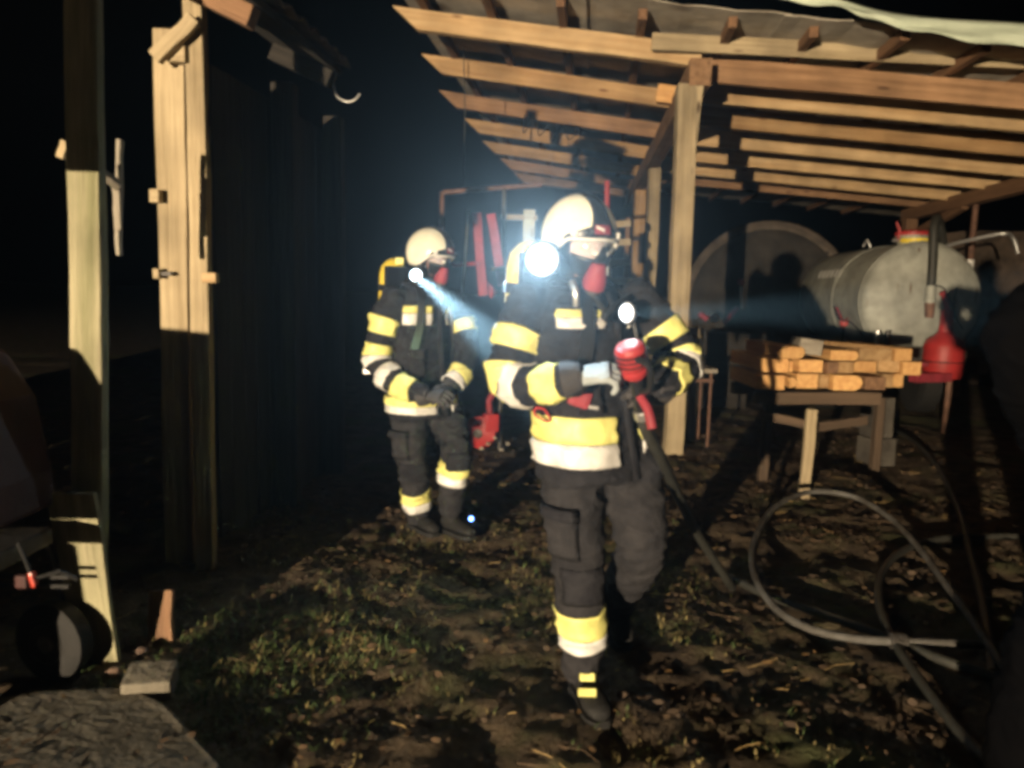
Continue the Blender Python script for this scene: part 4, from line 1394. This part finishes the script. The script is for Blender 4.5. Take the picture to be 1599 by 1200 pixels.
def glove(parent, wrist, dirv, back, curl, thumb_side, mt, s=1.0):
    """back = direction the back of the hand faces; fingers curl away from it"""
    d = Vector(dirv).normalized()
    b = Vector(back)
    b = (b - d * b.dot(d)).normalized()
    w = d.cross(b).normalized() * thumb_side         # towards the thumb
    mb = MB()
    Lp = 0.095 * s
    rows = []
    for i in range(7):
        t = i / 6
        c = Vector(wrist) + d * (Lp * t)
        hw, hh = (0.036 + 0.012 * math.sin(t * 1.6)) * s, (0.024 - 0.006 * t) * s
        rows.append([c + w * (hw * math.cos(a)) + b * (hh * math.sin(a)) for a in [2 * math.pi * k / 14 for k in range(14)]])
    mb.rings(rows)
    for i, (off, ln) in enumerate(((0.040, 0.078), (0.0135, 0.088), (-0.0135, 0.082), (-0.039, 0.064))):
        p = Vector(wrist) + d * (Lp * 0.9) + w * off * s
        ang = 0.0
        pts = [p - d * 0.02, p]
        for sgm, fr_ in ((0.42, 0.8), (0.33, 1.1), (0.25, 0.9)):
            ang += curl * fr_ * (1 + 0.06 * i)
            dv = d * math.cos(ang) - b * math.sin(ang) + w * (0.05 * (1.5 - i))
            pts.append(pts[-1] + dv.normalized() * ln * s * sgm)
        mb.tube(pts + [pts[-1] + (pts[-1] - pts[-2]).normalized() * 0.006], [0.012 * s, 0.0122 * s, 0.0113 * s, 0.0107 * s, 0.0098 * s, 0.005 * s], 10)
    p = Vector(wrist) + d * 0.03 * s + w * 0.03 * s
    t1 = (d * 0.7 + w * 0.75 - b * 0.35).normalized()
    t2 = (d * 0.85 + w * 0.15 - b * 0.65).normalized()
    t3 = (d * 0.7 - w * 0.3 - b * 0.8).normalized()
    q1 = p + t1 * 0.035 * s
    q2 = q1 + t2 * 0.035 * s
    q3 = q2 + t3 * 0.026 * s
    mb.tube([p - t1 * 0.015, p, q1, q2, q3, q3 + t3 * 0.006], [0.015 * s, 0.017 * s, 0.0155 * s, 0.014 * s, 0.012 * s, 0.005 * s], 10)
    me = remeshed(mb, 0.004, 2)
    o = link_mesh('glove', me, [mt], parent)
    cf = MB()
    cf.tube([Vector(wrist) - d * 0.05, Vector(wrist) - d * 0.02, Vector(wrist) + d * 0.012], [0.056 * s, 0.052 * s, 0.042 * s], 20)
    cf.build('glove_cuff', 'glove', o, smooth=True)
    return o


def boot(parent, ankle, heel_ground, toe, mt='black_gloss'):
    """ankle point, heel and toe points on their sole"""
    heel, toe = Vector(heel_ground), Vector(toe)
    ax = (toe - heel).normalized()
    up = Vector((0, 0, 1))
    up = (up - ax * up.dot(ax)).normalized()
    sd = ax.cross(up)
    Lf = (toe - heel).length
    mb = MB()
    rows = []
    for t, hw, hh in ((-0.02, 0.025, 0.05), (0.03, 0.038, 0.085), (0.15, 0.043, 0.11), (0.35, 0.043, 0.10), (0.55, 0.048, 0.08), (0.75, 0.053, 0.066), (0.9, 0.046, 0.055), (0.98, 0.028, 0.038)):
        c = heel + ax * (Lf * t)
        ring = []
        for k in range(16):
            a = 2 * math.pi * k / 16
            z = max(0.0, hh * (0.5 + 0.5 * math.sin(a)))
            ring.append(c + sd * (hw * math.cos(a)) + up * z)
        rows.append(ring)
    mb.rings(rows)
    a0 = heel + ax * (Lf * 0.22) + up * 0.06
    mb.tube([a0, a0.lerp(Vector(ankle), 0.5), Vector(ankle), Vector(ankle) + (Vector(ankle) - a0) * 0.8], [0.05, 0.052, 0.058, 0.064], 18)
    me = remeshed(mb, 0.009, 4)
    o = link_mesh('boot', me, ['black_gloss' if mt is None else mt], parent)
    so = MB()
    rows = []
    for t, hw in ((-0.04, 0.03), (0.05, 0.044), (0.4, 0.046), (0.7, 0.056), (0.9, 0.05), (1.0, 0.028)):
        c = heel + ax * (Lf * t)
        rows.append([c + sd * hw + up * 0.004, c - sd * hw + up * 0.004, c - sd * hw - up * 0.024, c + sd * hw - up * 0.024])
    so.rings(rows)
    so.build('sole', 'rubber', o, bevel=0.006)
    return o


def lamp(parent, p, axis, r, lens_mat, name='headlamp', housing=0.06, beam=None, hood=0.012):
    ax = Vector(axis).normalized()
    hs_ = MB().lathe([(-housing, 0.004), (-housing, r * 0.8), (-0.02, r * 0.95), (0.0, r * 1.12), (hood, r * 1.14), (hood + 0.003, r * 1.1), (hood + 0.002, r * 1.05), (0.004, r * 1.03)], p, ax, 24, cap=False).build(name, 'lamp_black', parent, smooth=False, solid=0.002)
    lm_ = ax.to_track_quat('Z', 'Y').to_matrix().to_4x4()
    lm_.translation = Vector(p) + ax * 0.002
    MB().lathe([(0.002, 0.0005), (0.002, r * 0.3), (0.002, r * 0.6), (0.002, r)], p, ax, 24, cap=False).build('lens', lens_mat, hs_, smooth=False, local=lm_)
    if beam:
        watts, cone, bdir, bcol = beam
        ld_ = bpy.data.lights.new('lamp_beam', 'SPOT')
        ld_.energy, ld_.color, ld_.spot_size, ld_.spot_blend, ld_.shadow_soft_size = watts, bcol, R(cone), 0.7, 0.02
        lo_ = bpy.data.objects.new('lamp_beam', ld_)
        COL.objects.link(lo_)
        bd_ = Vector(bdir).normalized()
        lo_.parent = hs_
        lo_.location = p + ax * (hood + 0.012)
        lo_.rotation_euler = bd_.to_track_quat('-Z', 'Y').to_euler()
    return hs_


def firefighter(label, base, torso, limbs, head, fr_head, jacket_z, bands, voxel=0.011, cat='person', skin=True, mats=('cloth', 'trouser', 'hood', 'skin')):
    root = tag(empty('person', base), label, cat)
    mb = MB()
    torso.solid(mb)
    for k in ('ra', 'la', 'rl', 'll'):
        limbs[k].solid(mb)
    r, f, u = fr_head
    # neck and head
    nb = torso.rg[-1][0]
    mb.tube([nb - Vector((0, 0, 0.06)), nb, head - u * 0.10 - f * 0.01, head - u * 0.02 - f * 0.02], [0.10, 0.085, 0.068, 0.06], 18)
    rows = []
    for i in range(13):
        e = -math.pi / 2 + 0.05 + (math.pi - 0.1) * i / 12
        ring = []
        for k in range(24):
            a = 2 * math.pi * k / 24
            rad = (0.074 if e > -0.4 else 0.066, 0.096, 0.118)
            ring.append(ell(head, fr_head, rad, a, e))
        rows.append(ring)
    mb.rings(rows)
    # nose, brow, chin, ears
    mb.tube([head + f * 0.088 + u * 0.018, head + f * 0.106 - u * 0.016, head + f * 0.098 - u * 0.03], [0.009, 0.014, 0.011], 10)
    mb.tube([head + f * 0.084 + u * 0.03 - r * 0.045, head + f * 0.092 + u * 0.033, head + f * 0.084 + u * 0.03 + r * 0.045], [0.009, 0.012, 0.009], 8)
    mb.tube([head + f * 0.080 - u * 0.083, head + f * 0.086 - u * 0.092], [0.022, 0.018], 10)
    for sg in (-1, 1):
        mb.tube([head + r * sg * 0.072 + u * 0.02, head + r * sg * 0.08 - u * 0.01, head + r * sg * 0.074 - u * 0.03], [0.012, 0.014, 0.01], 8)
    me = remeshed(mb, voxel, 5)
    co = np.empty(len(me.vertices) * 3)
    me.vertices.foreach_get('co', co)
    co = co.reshape(-1, 3)
    no = np.empty(len(me.vertices) * 3)
    me.vertices.foreach_get('normal', no)
    no = no.reshape(-1, 3)
    hd = np.array(head)
    for i in range(len(co)):
        p = co[i]
        if np.dot(p - hd, p - hd) < 0.03:
            continue
        co[i] = p + no[i] * fold(p)
    me.vertices.foreach_set('co', co.ravel())
    me.update()
    body = link_mesh('body', me, list(mats), root)
    mi = []
    for pl in me.polygons:
        c = pl.center - head
        if c.length < 0.2 and c.dot(u) > -0.13:
            face = c.dot(f) > 0.035 and abs(c.dot(r)) < 0.068 and -0.1 < c.dot(u) < 0.07
            mi.append(3 if (face and skin) else 2)
        else:
            mi.append(0 if pl.center.z > jacket_z else 1)
    me.polygons.foreach_set('material_index', mi)
    for sg in (-1, 1):
        MB().lathe([(-0.011, 0.002), (-0.006, 0.010), (0.0, 0.0125), (0.006, 0.010), (0.0115, 0.002)], head + f * 0.084 + r * sg * 0.031 + u * 0.008, f, 12).build('eye', 'eye', body, smooth=True)
    for (part, t0, t1, mt) in bands:
        nm = 'yellow_band' if mt == 'y' else 'silver_band'
        arc = None
        if isinstance(part, tuple):
            part, arc = part
        if part == 't':
            torso.band(nm, t0, t1, nm, root, 0.006, arc)
        else:
            limbs[part].band(nm, t0, t1, nm, root)
    return root, body


def cylinder_pack(root, c, fw, mt, tilt=0.06):
    ax = (Vector((0, 0, 1)) + fw * tilt).normalized()
    o = MB().lathe([(-0.29, 0.01), (-0.285, 0.05), (-0.26, 0.075), (-0.22, 0.085), (0.18, 0.085), (0.23, 0.075), (0.265, 0.045), (0.28, 0.02)], c, ax, 24).build('air_cylinder', mt, root, smooth=True)
    MB().lathe([(-0.35, 0.022), (-0.28, 0.022)], c, ax, 12).build('valve', 'steel', o)
    for h in (-0.12, 0.1):
        MB().lathe([(h - 0.02, 0.089), (h + 0.02, 0.089)], c, ax, 24, cap=False).build('cylinder_strap', 'black_gloss', o, solid=0.004)
    rt = Vector((fw.y, -fw.x, 0))
    MB().box(c + fw * 0.095 - Vector((0, 0, 0.03)), (0.26, 0.03, 0.52), Matrix((rt, fw, Vector((0, 0, 1)))).transposed(), bev=0.01).build('back_plate', 'black_gloss', root)


def straps(root, torso, rt, fw):
    for sg in (-1, 1):
        P = []
        for (t, side, ff) in ((0.62, 0.13, -1), (0.80, 0.105, -1), (0.93, 0.10, -0.75), (0.985, 0.095, -0.1), (0.95, 0.098, 0.6), (0.86, 0.105, 1.0), (0.72, 0.115, 1.03), (0.55, 0.135, 1.03), (0.42, 0.165, 1.0)):
            c, a, b = torso.at(t)
            k = min(0.98, abs(side) / a)
            dep = b * (1 - k ** 2.4) ** (1 / 2.4) if k < 1 else 0
            P.append(c + rt * (sg * side) + fw * (ff * (dep + 0.012)) + (Vector((0, 0, 0.03)) if abs(ff) < 0.9 else Vector((0, 0, 0))))
        pts = catmull(P, 5)
        rs = []
        for i, p in enumerate(pts):
            T = (pts[min(i + 1, len(pts) - 1)] - pts[max(i - 1, 0)]).normalized()
            sdv = T.cross(Vector((p - torso.at(0.7)[0])).normalized()).normalized()
            nn = sdv.cross(T)
            rs.append([p + sdv * 0.022 + nn * 0.006, p - sdv * 0.022 + nn * 0.006, p - sdv * 0.022 - nn * 0.006, p + sdv * 0.022 - nn * 0.006])
        MB().rings(rs).build('harness_strap', 'black_gloss', root, smooth=False)


# ---------------------------------------------------------------- near firefighter
yaw = R(44)
fw1 = Vector((math.sin(yaw), -math.cos(yaw), 0))
rt1 = Vector((fw1.y, -fw1.x, 0))
D1 = 2.72
A1 = lambda x, y, dd=0.0: at(x, y, D1 + dd)
t1 = Torso([(A1(930, 742, 0.03), 0.235, 0.165), (A1(926, 700, 0.03), 0.232, 0.165), (A1(920, 640, 0.02), 0.215, 0.155), (A1(913, 580, 0.02), 0.212, 0.152),
            (A1(908, 525, 0.02), 0.215, 0.148), (A1(906, 488, 0.03), 0.205, 0.135), (A1(906, 462, 0.04), 0.165, 0.11), (A1(908, 446, 0.04), 0.10, 0.09)], rt1, fw1)
l1 = dict(
    ra=Limb([A1(826, 476, -0.03), A1(808, 530, -0.07), A1(799, 588, -0.10), A1(845, 602, -0.20), A1(897, 592, -0.28)], [0.088, 0.088, 0.080, 0.070, 0.056]),
    la=Limb([A1(992, 470, 0.10), A1(1030, 512, 0.10), A1(1062, 565, 0.06), A1(1045, 590, -0.05), A1(1022, 604, -0.14)], [0.088, 0.082, 0.074, 0.066, 0.054]),
    rl=Limb([A1(893, 720, 0.0), A1(897, 800, -0.02), A1(903, 880, -0.04), A1(906, 960, -0.02), A1(908, 1042, 0.0)], [0.125, 0.112, 0.094, 0.086, 0.074]),
    ll=Limb([A1(982, 720, 0.06), A1(994, 790, 0.02), A1(1000, 858, 0.0), A1(980, 905, 0.24), A1(958, 948, 0.5)], [0.12, 0.108, 0.092, 0.082, 0.072]))
h1 = A1(909, 386, -0.02)
f1 = head_frame((math.sin(R(26)), -math.cos(R(26))), R(-7))
ff1, body1 = firefighter('near firefighter in dark turnout gear with red mask regulator, holding a red nozzle', gnd(920, 1100), t1, l1, h1, f1, A1(930, 745).z,
    [('ra', 0.19, 0.31, 'y'), ('ra', 0.41, 0.53, 'y'), ('ra', 0.535, 0.65, 's'), ('ra', 0.76, 0.93, 'y'),
     ('la', 0.24, 0.38, 'y'), ('la', 0.47, 0.55, 'y'), ('la', 0.555, 0.61, 's'), ('la', 0.74, 0.88, 'y'),
     (('t', (14, 60)), 0.195, 0.285, 'y'), (('t', (14, 60)), 0.10, 0.192, 's'),
     (('t', (3, 12)), 0.695, 0.745, 'y'), (('t', (3, 12)), 0.63, 0.692, 's'), (('t', (14, 21)), 0.695, 0.745, 'y'), (('t', (14, 21)), 0.63, 0.692, 's'),
     ('rl', 0.685, 0.80, 'y'), ('rl', 0.803, 0.875, 's')])
add_helmet(ff1, h1 + Vector((-0.012, 0, 0.012)), f1, 0.92)
reg1 = add_mask(ff1, h1, f1)
cylinder_pack(ff1, t1.at(0.68)[0] - fw1 * 0.275, fw1, 'yellow_paint')
straps(ff1, t1, rt1, fw1)
t1.band('zip_flap', 0.02, 0.93, 'cloth', ff1, 0.010, (12, 14))
for arc in ((5, 10), (16, 21)):
    t1.band('pocket', 0.30, 0.43, 'cloth', ff1, 0.013, arc)
    t1.band('pocket_flap', 0.41, 0.455, 'trouser', ff1, 0.020, arc)
t1.band('collar', 0.955, 1.0, 'cloth', ff1, 0.022)
l1['rl'].piece('thigh_pocket', 0.20, 0.42, -75, 0, 'trouser', ff1)
l1['rl'].piece('pocket_flap', 0.18, 0.24, -78, 3, 'cloth', ff1, 0.02)
l1['rl'].piece('knee_patch', 0.46, 0.64, -45, 70, 'cloth', ff1, 0.008)
l1['ll'].piece('knee_patch', 0.44, 0.62, -30, 80, 'cloth', ff1, 0.008)
MB().tube(catmull([reg1, reg1 + fw1 * 0.04 - rt1 * 0.03 + Vector((0, 0, -0.06)), A1(945, 492, -0.2), A1(975, 470, -0.08), A1(990, 462, 0.12)], 6), 0.014, 10).build('breathing_hose', 'rubber', ff1, smooth=True)
MB().tube(catmull([A1(893, 440, -0.16), A1(899, 458, -0.18), A1(900, 478, -0.17)], 4), 0.012, 8).build('whistle', 'steel', ff1, smooth=True)
lamp(ff1, A1(846, 406, -0.14), (-0.08, -1, 0.0), 0.054, 'lens_led', beam=(850, 50, (-0.25, -1, 0.0), (0.55, 0.82, 1.0)))
lamp(ff1, A1(977, 489, -0.16), (0.5, -0.85, 0.05), 0.036, 'lens_led_chest', 'chest_lamp', beam=(110000, 15, (0.98, 0.08, 0.035), (0.5, 0.85, 1.0)))
glove(ff1, A1(903, 590, -0.29), A1(965, 580, -0.30) - A1(903, 592, -0.28), Vector((-0.15, -0.45, 0.9)), 0.75, -1, 'lit_glove', 1.08)
glove(ff1, A1(1018, 607, -0.15), A1(975, 605, -0.28) - A1(1020, 604, -0.14), Vector((0.35, -0.75, 0.3)), 0.95, 1, 'glove', 1.08)
gb_ = gnd(912, 1100)
boot(ff1, A1(908, 1046, 0.0), (A1(908, 1046).x - 0.005, D1 + 0.06, 0.015), (A1(917, 1100).x + 0.03, D1 - 0.21, 0.015), 'rubber')
la_ = A1(958, 948, 0.5)
boot(ff1, la_, (la_.x, la_.y + 0.09, 0.13), (la_.x + 0.03, la_.y - 0.15, 0.02), 'rubber')
for (x, y, w_) in ((917, 1058, 0.055), (917, 1082, 0.065)):
    p = A1(x, y, -0.085 if y < 1070 else -0.14)
    MB().box(p, (w_, 0.012, 0.028), Matrix.Rotation(-0.7, 3, 'X'), bev=0.005).build('boot_reflector', 'yellow_band', ff1)
# red carabiner and pouch at the belt
cb = [A1(838, 637, -0.16), A1(850, 640, -0.165), A1(859, 655, -0.165), A1(852, 658, -0.165), A1(836, 648, -0.16), A1(835, 640, -0.16)]
MB().tube(catmull(cb + [cb[0]], 5), 0.004, 8).build('carabiner', 'red', ff1, smooth=True)
MB().box(A1(905, 622, -0.17), (0.075, 0.045, 0.06), Matrix.Rotation(0.3, 3, 'Y'), bev=0.015).build('pouch', 'red_dull', ff1)
MB().box(A1(924, 636, -0.175), (0.05, 0.02, 0.012), Matrix.Rotation(0.15, 3, 'Y'), bev=0.004).build('buckle', 'steel', ff1)
MB().box(A1(890, 820, -0.125), (0.03, 0.012, 0.045), Matrix.Rotation(0.4, 3, 'Y'), bev=0.004).build('trouser_tab', 'grey_wood', ff1)

# nozzle held by the near firefighter, and its hose
nz_ = tag(empty('hose_nozzle', A1(990, 590, -0.27)), 'red fire hose nozzle held in both hands by the near firefighter', 'nozzle')
n0, n1 = A1(1002, 640, -0.22), A1(982, 538, -0.31)
nx_ = (n1 - n0).normalized()
Ln = (n1 - n0).length
MB().lathe([(0, 0.022), (0.02, 0.027), (0.05, 0.027), (0.06, 0.02), (Ln * 0.5, 0.022)], n0, nx_, 18).build('barrel', 'black_gloss', nz_, smooth=False)
hd_ = MB().lathe([(Ln * 0.5, 0.028), (Ln * 0.55, 0.040), (Ln * 0.62, 0.044), (Ln * 0.64, 0.038), (Ln * 0.69, 0.046), (Ln * 0.93, 0.049), (Ln * 0.98, 0.043), (Ln, 0.030), (Ln, 0.004)], n0, nx_, 22).build('head', 'red', nz_, smooth=False)
for q in range(3):
    MB().lathe([(Ln * (0.73 + q * 0.07), 0.0505), (Ln * (0.755 + q * 0.07), 0.0505)], n0, nx_, 22, cap=False).build('grip_ring', 'red_dark', hd_, solid=0.004)
MB().tube(catmull([n0 + nx_ * 0.07, n0 + nx_ * 0.09 + Vector((0.03, -0.06, 0.0)), n0 + nx_ * 0.16 + Vector((0.035, -0.085, 0.01)), n0 + nx_ * 0.2 + Vector((0.01, -0.05, 0.0))], 5), 0.011, 8).build('bail_handle', 'black_gloss', nz_, smooth=True)
MB().tube(catmull([n0 + nx_ * 0.06, n0 + nx_ * 0.045 + Vector((0.02, -0.05, -0.03)), n0 + nx_ * 0.03 + Vector((0.03, -0.075, -0.075))], 5), [0.016] * 11, 10).build('pistol_grip', 'red_dull', nz_, smooth=True)
MB().lathe([(-0.035, 0.024), (-0.03, 0.03), (-0.005, 0.03), (0.0, 0.025)], n0, nx_, 16).build('coupling', 'steel', nz_)
e_ = gp_(1135, 905)
o = MB().tube(catmull([n0 + nx_ * 0.01, n0 - nx_ * 0.08, at(1030, 712, D1 - 0.1), at(1058, 772, D1 + 0.2), at(1088, 832, 3.35), Vector((e_.x - 0.05, e_.y - 0.25, 0.06)), e_, gp_(1195, 932, -0.005), gp_(1290, 966, -0.005), gp_(1390, 1000, -0.01), gp_(1480, 1040), gp_(1640, 1090)], 8), 0.021, 12).build('hose', 'black_hose', None, smooth=True)
tag(o, 'black fire hose hanging from the nozzle down to the mud', 'hose')

# ---------------------------------------------------------------- far firefighter
yaw = R(48)
fw2 = Vector((math.sin(yaw), -math.cos(yaw), 0))
rt2 = Vector((fw2.y, -fw2.x, 0))
D2 = 4.62
A2 = lambda x, y, dd=0.0: at(x, y, D2 + dd)
t2 = Torso([(A2(662, 648), 0.225, 0.175), (A2(660, 625), 0.225, 0.175), (A2(657, 590), 0.205, 0.165), (A2(655, 550), 0.205, 0.160),
            (A2(656, 510), 0.205, 0.152), (A2(657, 478), 0.20, 0.14), (A2(660, 456), 0.155, 0.11), (A2(663, 442), 0.10, 0.09)], rt2, fw2)
l2 = dict(
    ra=Limb([A2(616, 466, -0.12), A2(600, 510, -0.14), A2(592, 566, -0.16), A2(622, 600, -0.26), A2(664, 618, -0.34)], [0.092, 0.09, 0.08, 0.072, 0.058]),
    la=Limb([A2(703, 470, 0.12), A2(722, 512, 0.08), A2(730, 556, 0.0), A2(718, 584, -0.12), A2(702, 606, -0.22)], [0.088, 0.084, 0.076, 0.068, 0.056]),
    rl=Limb([A2(640, 636, -0.05), A2(640, 676, -0.06), A2(642, 716, -0.07), A2(648, 760, 0.0), A2(653, 803, 0.06)], [0.118, 0.108, 0.095, 0.09, 0.078]),
    ll=Limb([A2(692, 636, 0.07), A2(704, 672, -0.02), A2(712, 706, -0.1), A2(708, 748, -0.07), A2(704, 792, -0.02)], [0.115, 0.105, 0.093, 0.09, 0.078]))
h2 = A2(672, 402, -0.03)
f2 = head_frame((math.sin(R(55)), -math.cos(R(55))), R(-8))
ff2, body2 = firefighter('far firefighter with a yellow air cylinder, walking behind the near firefighter', gnd(670, 835), t2, l2, h2, f2, A2(662, 652).z,
    [('ra', 0.16, 0.28, 'y'), ('ra', 0.36, 0.45, 'y'), ('ra', 0.455, 0.52, 's'), ('ra', 0.60, 0.70, 's'), ('ra', 0.76, 0.90, 'y'),
     ('la', 0.22, 0.34, 'y'), ('la', 0.78, 0.88, 'y'), ('la', 0.885, 0.96, 's'),
     (('t', (3, 12)), 0.67, 0.72, 'y'), (('t', (3, 12)), 0.59, 0.667, 's'), (('t', (14, 21)), 0.67, 0.72, 'y'), (('t', (14, 21)), 0.59, 0.667, 's'), (('t', (14, 60)), 0.12, 0.18, 'y'), (('t', (14, 60)), 0.05, 0.118, 's'),
     ('rl', 0.745, 0.845, 'y'), ('rl', 0.848, 0.93, 's'), ('ll', 0.53, 0.64, 'y'), ('ll', 0.643, 0.74, 's')], voxel=0.014)
add_helmet(ff2, h2, f2, 0.95)
reg2 = add_mask(ff2, h2, f2)
cylinder_pack(ff2, t2.at(0.72)[0] - fw2 * 0.27, fw2, 'yellow_paint')
straps(ff2, t2, rt2, fw2)
t2.band('zip_flap', 0.02, 0.93, 'cloth', ff2, 0.010, (12, 14))
for arc in ((5, 10), (16, 21)):
    t2.band('pocket', 0.30, 0.43, 'cloth', ff2, 0.013, arc)
    t2.band('pocket_flap', 0.41, 0.455, 'trouser', ff2, 0.020, arc)
t2.band('collar', 0.955, 1.0, 'cloth', ff2, 0.022)
l2['rl'].piece('thigh_pocket', 0.20, 0.42, -75, 0, 'trouser', ff2)
l2['rl'].piece('pocket_flap', 0.18, 0.24, -78, 3, 'cloth', ff2, 0.02)
l2['rl'].piece('knee_patch', 0.46, 0.64, -45, 70, 'cloth', ff2, 0.008)
l2['ll'].piece('knee_patch', 0.44, 0.62, -30, 80, 'cloth', ff2, 0.008)
MB().tube(catmull([reg2, reg2 + fw2 * 0.04 + Vector((0, 0, -0.06)), A2(690, 490, -0.2), A2(700, 470, -0.05), A2(700, 462, 0.1)], 6), 0.014, 10).build('breathing_hose', 'rubber', ff2, smooth=True)
lamp(ff2, A2(649, 430, -0.17), (0.28, -0.95, -0.18), 0.040, 'lens_led_far', beam=(95000, 11, (0.42, -0.86, -0.27), (0.5, 0.82, 1.0)))
MB().box(A2(624, 408, -0.02), (0.05, 0.03, 0.04), bev=0.008).build('shoulder_reflector', 'yellow_band', ff2)
glove(ff2, A2(668, 619, -0.35), A2(700, 618, -0.42) - A2(664, 618, -0.34), Vector((-0.3, -0.5, 0.8)), 0.6, -1, 'glove', 1.05)
glove(ff2, A2(701, 607, -0.23), A2(690, 626, -0.36) - A2(702, 606, -0.22), Vector((0.5, -0.6, 0.4)), 0.6, 1, 'glove', 1.05)
p = A2(653, 803, 0.06)
boot(ff2, p, (p.x - 0.05, p.y + 0.07, 0.02), (p.x + 0.13, p.y - 0.14, 0.02), 'rubber')
p = A2(704, 792, -0.02)
boot(ff2, p, (p.x - 0.05, p.y + 0.07, 0.02), (p.x + 0.15, p.y - 0.13, 0.03), 'rubber')
MB().box(A2(574, 580, -0.05), (0.05, 0.03, 0.035), bev=0.008).build('buckle', 'steel', ff2)

# added glowing blue-white disc on a short barrel beside the far firefighter's boot
tp_ = gnd(735, 818)
tor = tag(empty('glow_disc', (tp_.x, tp_.y, 0)), 'tiny blue-white glowing disc on a short barrel by the far firefighter boot', 'torch')
MB().lathe([(-0.11, 0.012), (-0.02, 0.012), (0.0, 0.018), (0.012, 0.018)], (tp_.x, tp_.y, 0.035), (0.2, -1, 0.1), 14).build('barrel', 'black_gloss', tor)
MB().lathe([(0.014, 0.0005), (0.014, 0.016)], (tp_.x, tp_.y, 0.035), (0.2, -1, 0.1), 14, cap=False).build('lens', 'glow_small', tor)

# ---------------------------------------------------------------- dark figure cut by the right edge of the picture
D3 = 1.75
A3 = lambda x, y, dd=0.0: at(x, y, D3 + dd)
fw3 = Vector((-0.35, 0.94, 0)).normalized()
rt3 = Vector((fw3.y, -fw3.x, 0))
zc = lambda z: A3(1700, 0).x
X3 = A3(1830, 600).x
c3 = lambda z, dx=0.0, dy=0.0: Vector((X3 + dx, D3 + dy, z))
t3 = Torso([(c3(0.80), 0.24, 0.17), (c3(0.92), 0.235, 0.17), (c3(1.08), 0.215, 0.155), (c3(1.2), 0.215, 0.15), (c3(1.32), 0.22, 0.15), (c3(1.42), 0.21, 0.135), (c3(1.5), 0.16, 0.11), (c3(1.55), 0.10, 0.09)], rt3, fw3)
l3 = dict(
    la=Limb([c3(1.45, -0.15), A3(1618, 500), A3(1598, 560, -0.02), A3(1618, 640, 0.08), A3(1636, 690, 0.18)], [0.085, 0.085, 0.075, 0.066, 0.055]),
    ra=Limb([c3(1.45, 0.16), c3(1.3, 0.23), c3(1.15, 0.26), c3(1.02, 0.25, 0.06), c3(0.92, 0.22, 0.14)], [0.085, 0.085, 0.075, 0.066, 0.055]),
    ll=Limb([c3(0.88, -0.12), c3(0.66, -0.19), c3(0.47, -0.225), c3(0.28, -0.24), c3(0.12, -0.25)], [0.12, 0.11, 0.095, 0.088, 0.075]),
    rl=Limb([c3(0.85, 0.11), c3(0.65, 0.12), c3(0.47, 0.125), c3(0.28, 0.12), c3(0.12, 0.12)], [0.12, 0.11, 0.095, 0.088, 0.075]))
h3 = c3(1.70)
f3 = head_frame((fw3.x, fw3.y), R(-5))
ff3, body3 = firefighter('black-clad person standing close, cut off by the right edge of the picture', (X3, D3, 0), t3, l3, h3, f3, 0.8, [], voxel=0.013, mats=('black_cloth', 'black_cloth', 'black_cloth', 'skin'))

glove(ff3, l3['la'].p[-1], l3['la'].p[-1] - l3['la'].p[-3], Vector((-1, 0, 0.2)), 0.4, -1, 'black_cloth')
glove(ff3, l3['ra'].p[-1], l3['ra'].p[-1] - l3['ra'].p[-3], Vector((1, 0, 0.2)), 0.4, 1, 'black_cloth')
for k in ('ll', 'rl'):
    p = l3[k].p[-1]
    boot(ff3, p, (p.x, p.y - 0.08, 0.015), (p.x, p.y + 0.19, 0.015), 'black_cloth')

# ================================================================== floodlight fixture behind the camera
fx = tag(empty('floodlight', (FLOOD.x, FLOOD.y, 0)), 'yellow work floodlight on a tripod that lights the yard', 'floodlight')
dv = (Vector((1.0, 7.0, 1.9)) - FLOOD).normalized()
q_ = dv.to_track_quat('Y', 'Z').to_matrix()
bx_ = FLOOD - dv * 0.10
MB().box(bx_, (0.34, 0.10, 0.26), q_, bev=0.02).build('housing', 'yellow_paint', fx)
MB().tube([bx_ - Vector((0, 0, 0.12)), Vector((FLOOD.x - dv.x * .1, FLOOD.y - dv.y * .1, 0.5))], 0.02, 8).build('mast', 'dark_steel', fx)
for k in range(3):
    a = k * 2.094 + 0.4
    c = Vector((FLOOD.x - dv.x * .1, FLOOD.y - dv.y * .1, 0.62))
    MB().tube([c, Vector((c.x + 0.45 * math.cos(a), c.y + 0.45 * math.sin(a), 0.0))], 0.016, 8).build('leg', 'dark_steel', fx)
fl.parent = fx
fl.matrix_parent_inverse = parent_inv(fx)

# ================================================================== smoky air
hz = MB()
hz.box((0, 4, 3.4), (44, 44, 9.2))
hm = bpy.data.materials.new('haze')
hm.use_nodes = True
hn = hm.node_tree
hn.nodes.remove(hn.nodes['Principled BSDF'])
pv = hn.nodes.new('ShaderNodeVolumePrincipled')
pv.inputs['Color'].default_value = (0.9, 0.95, 1.0, 1)
pv.inputs['Density'].default_value = 0.0011
pv.inputs['Anisotropy'].default_value = 0.85
hn.links.new(pv.outputs[0], hn.nodes['Material Output'].inputs['Volume'])
tag(hz.build('haze', hm), 'thin smoky night air over the yard', 'haze', kind='stuff')
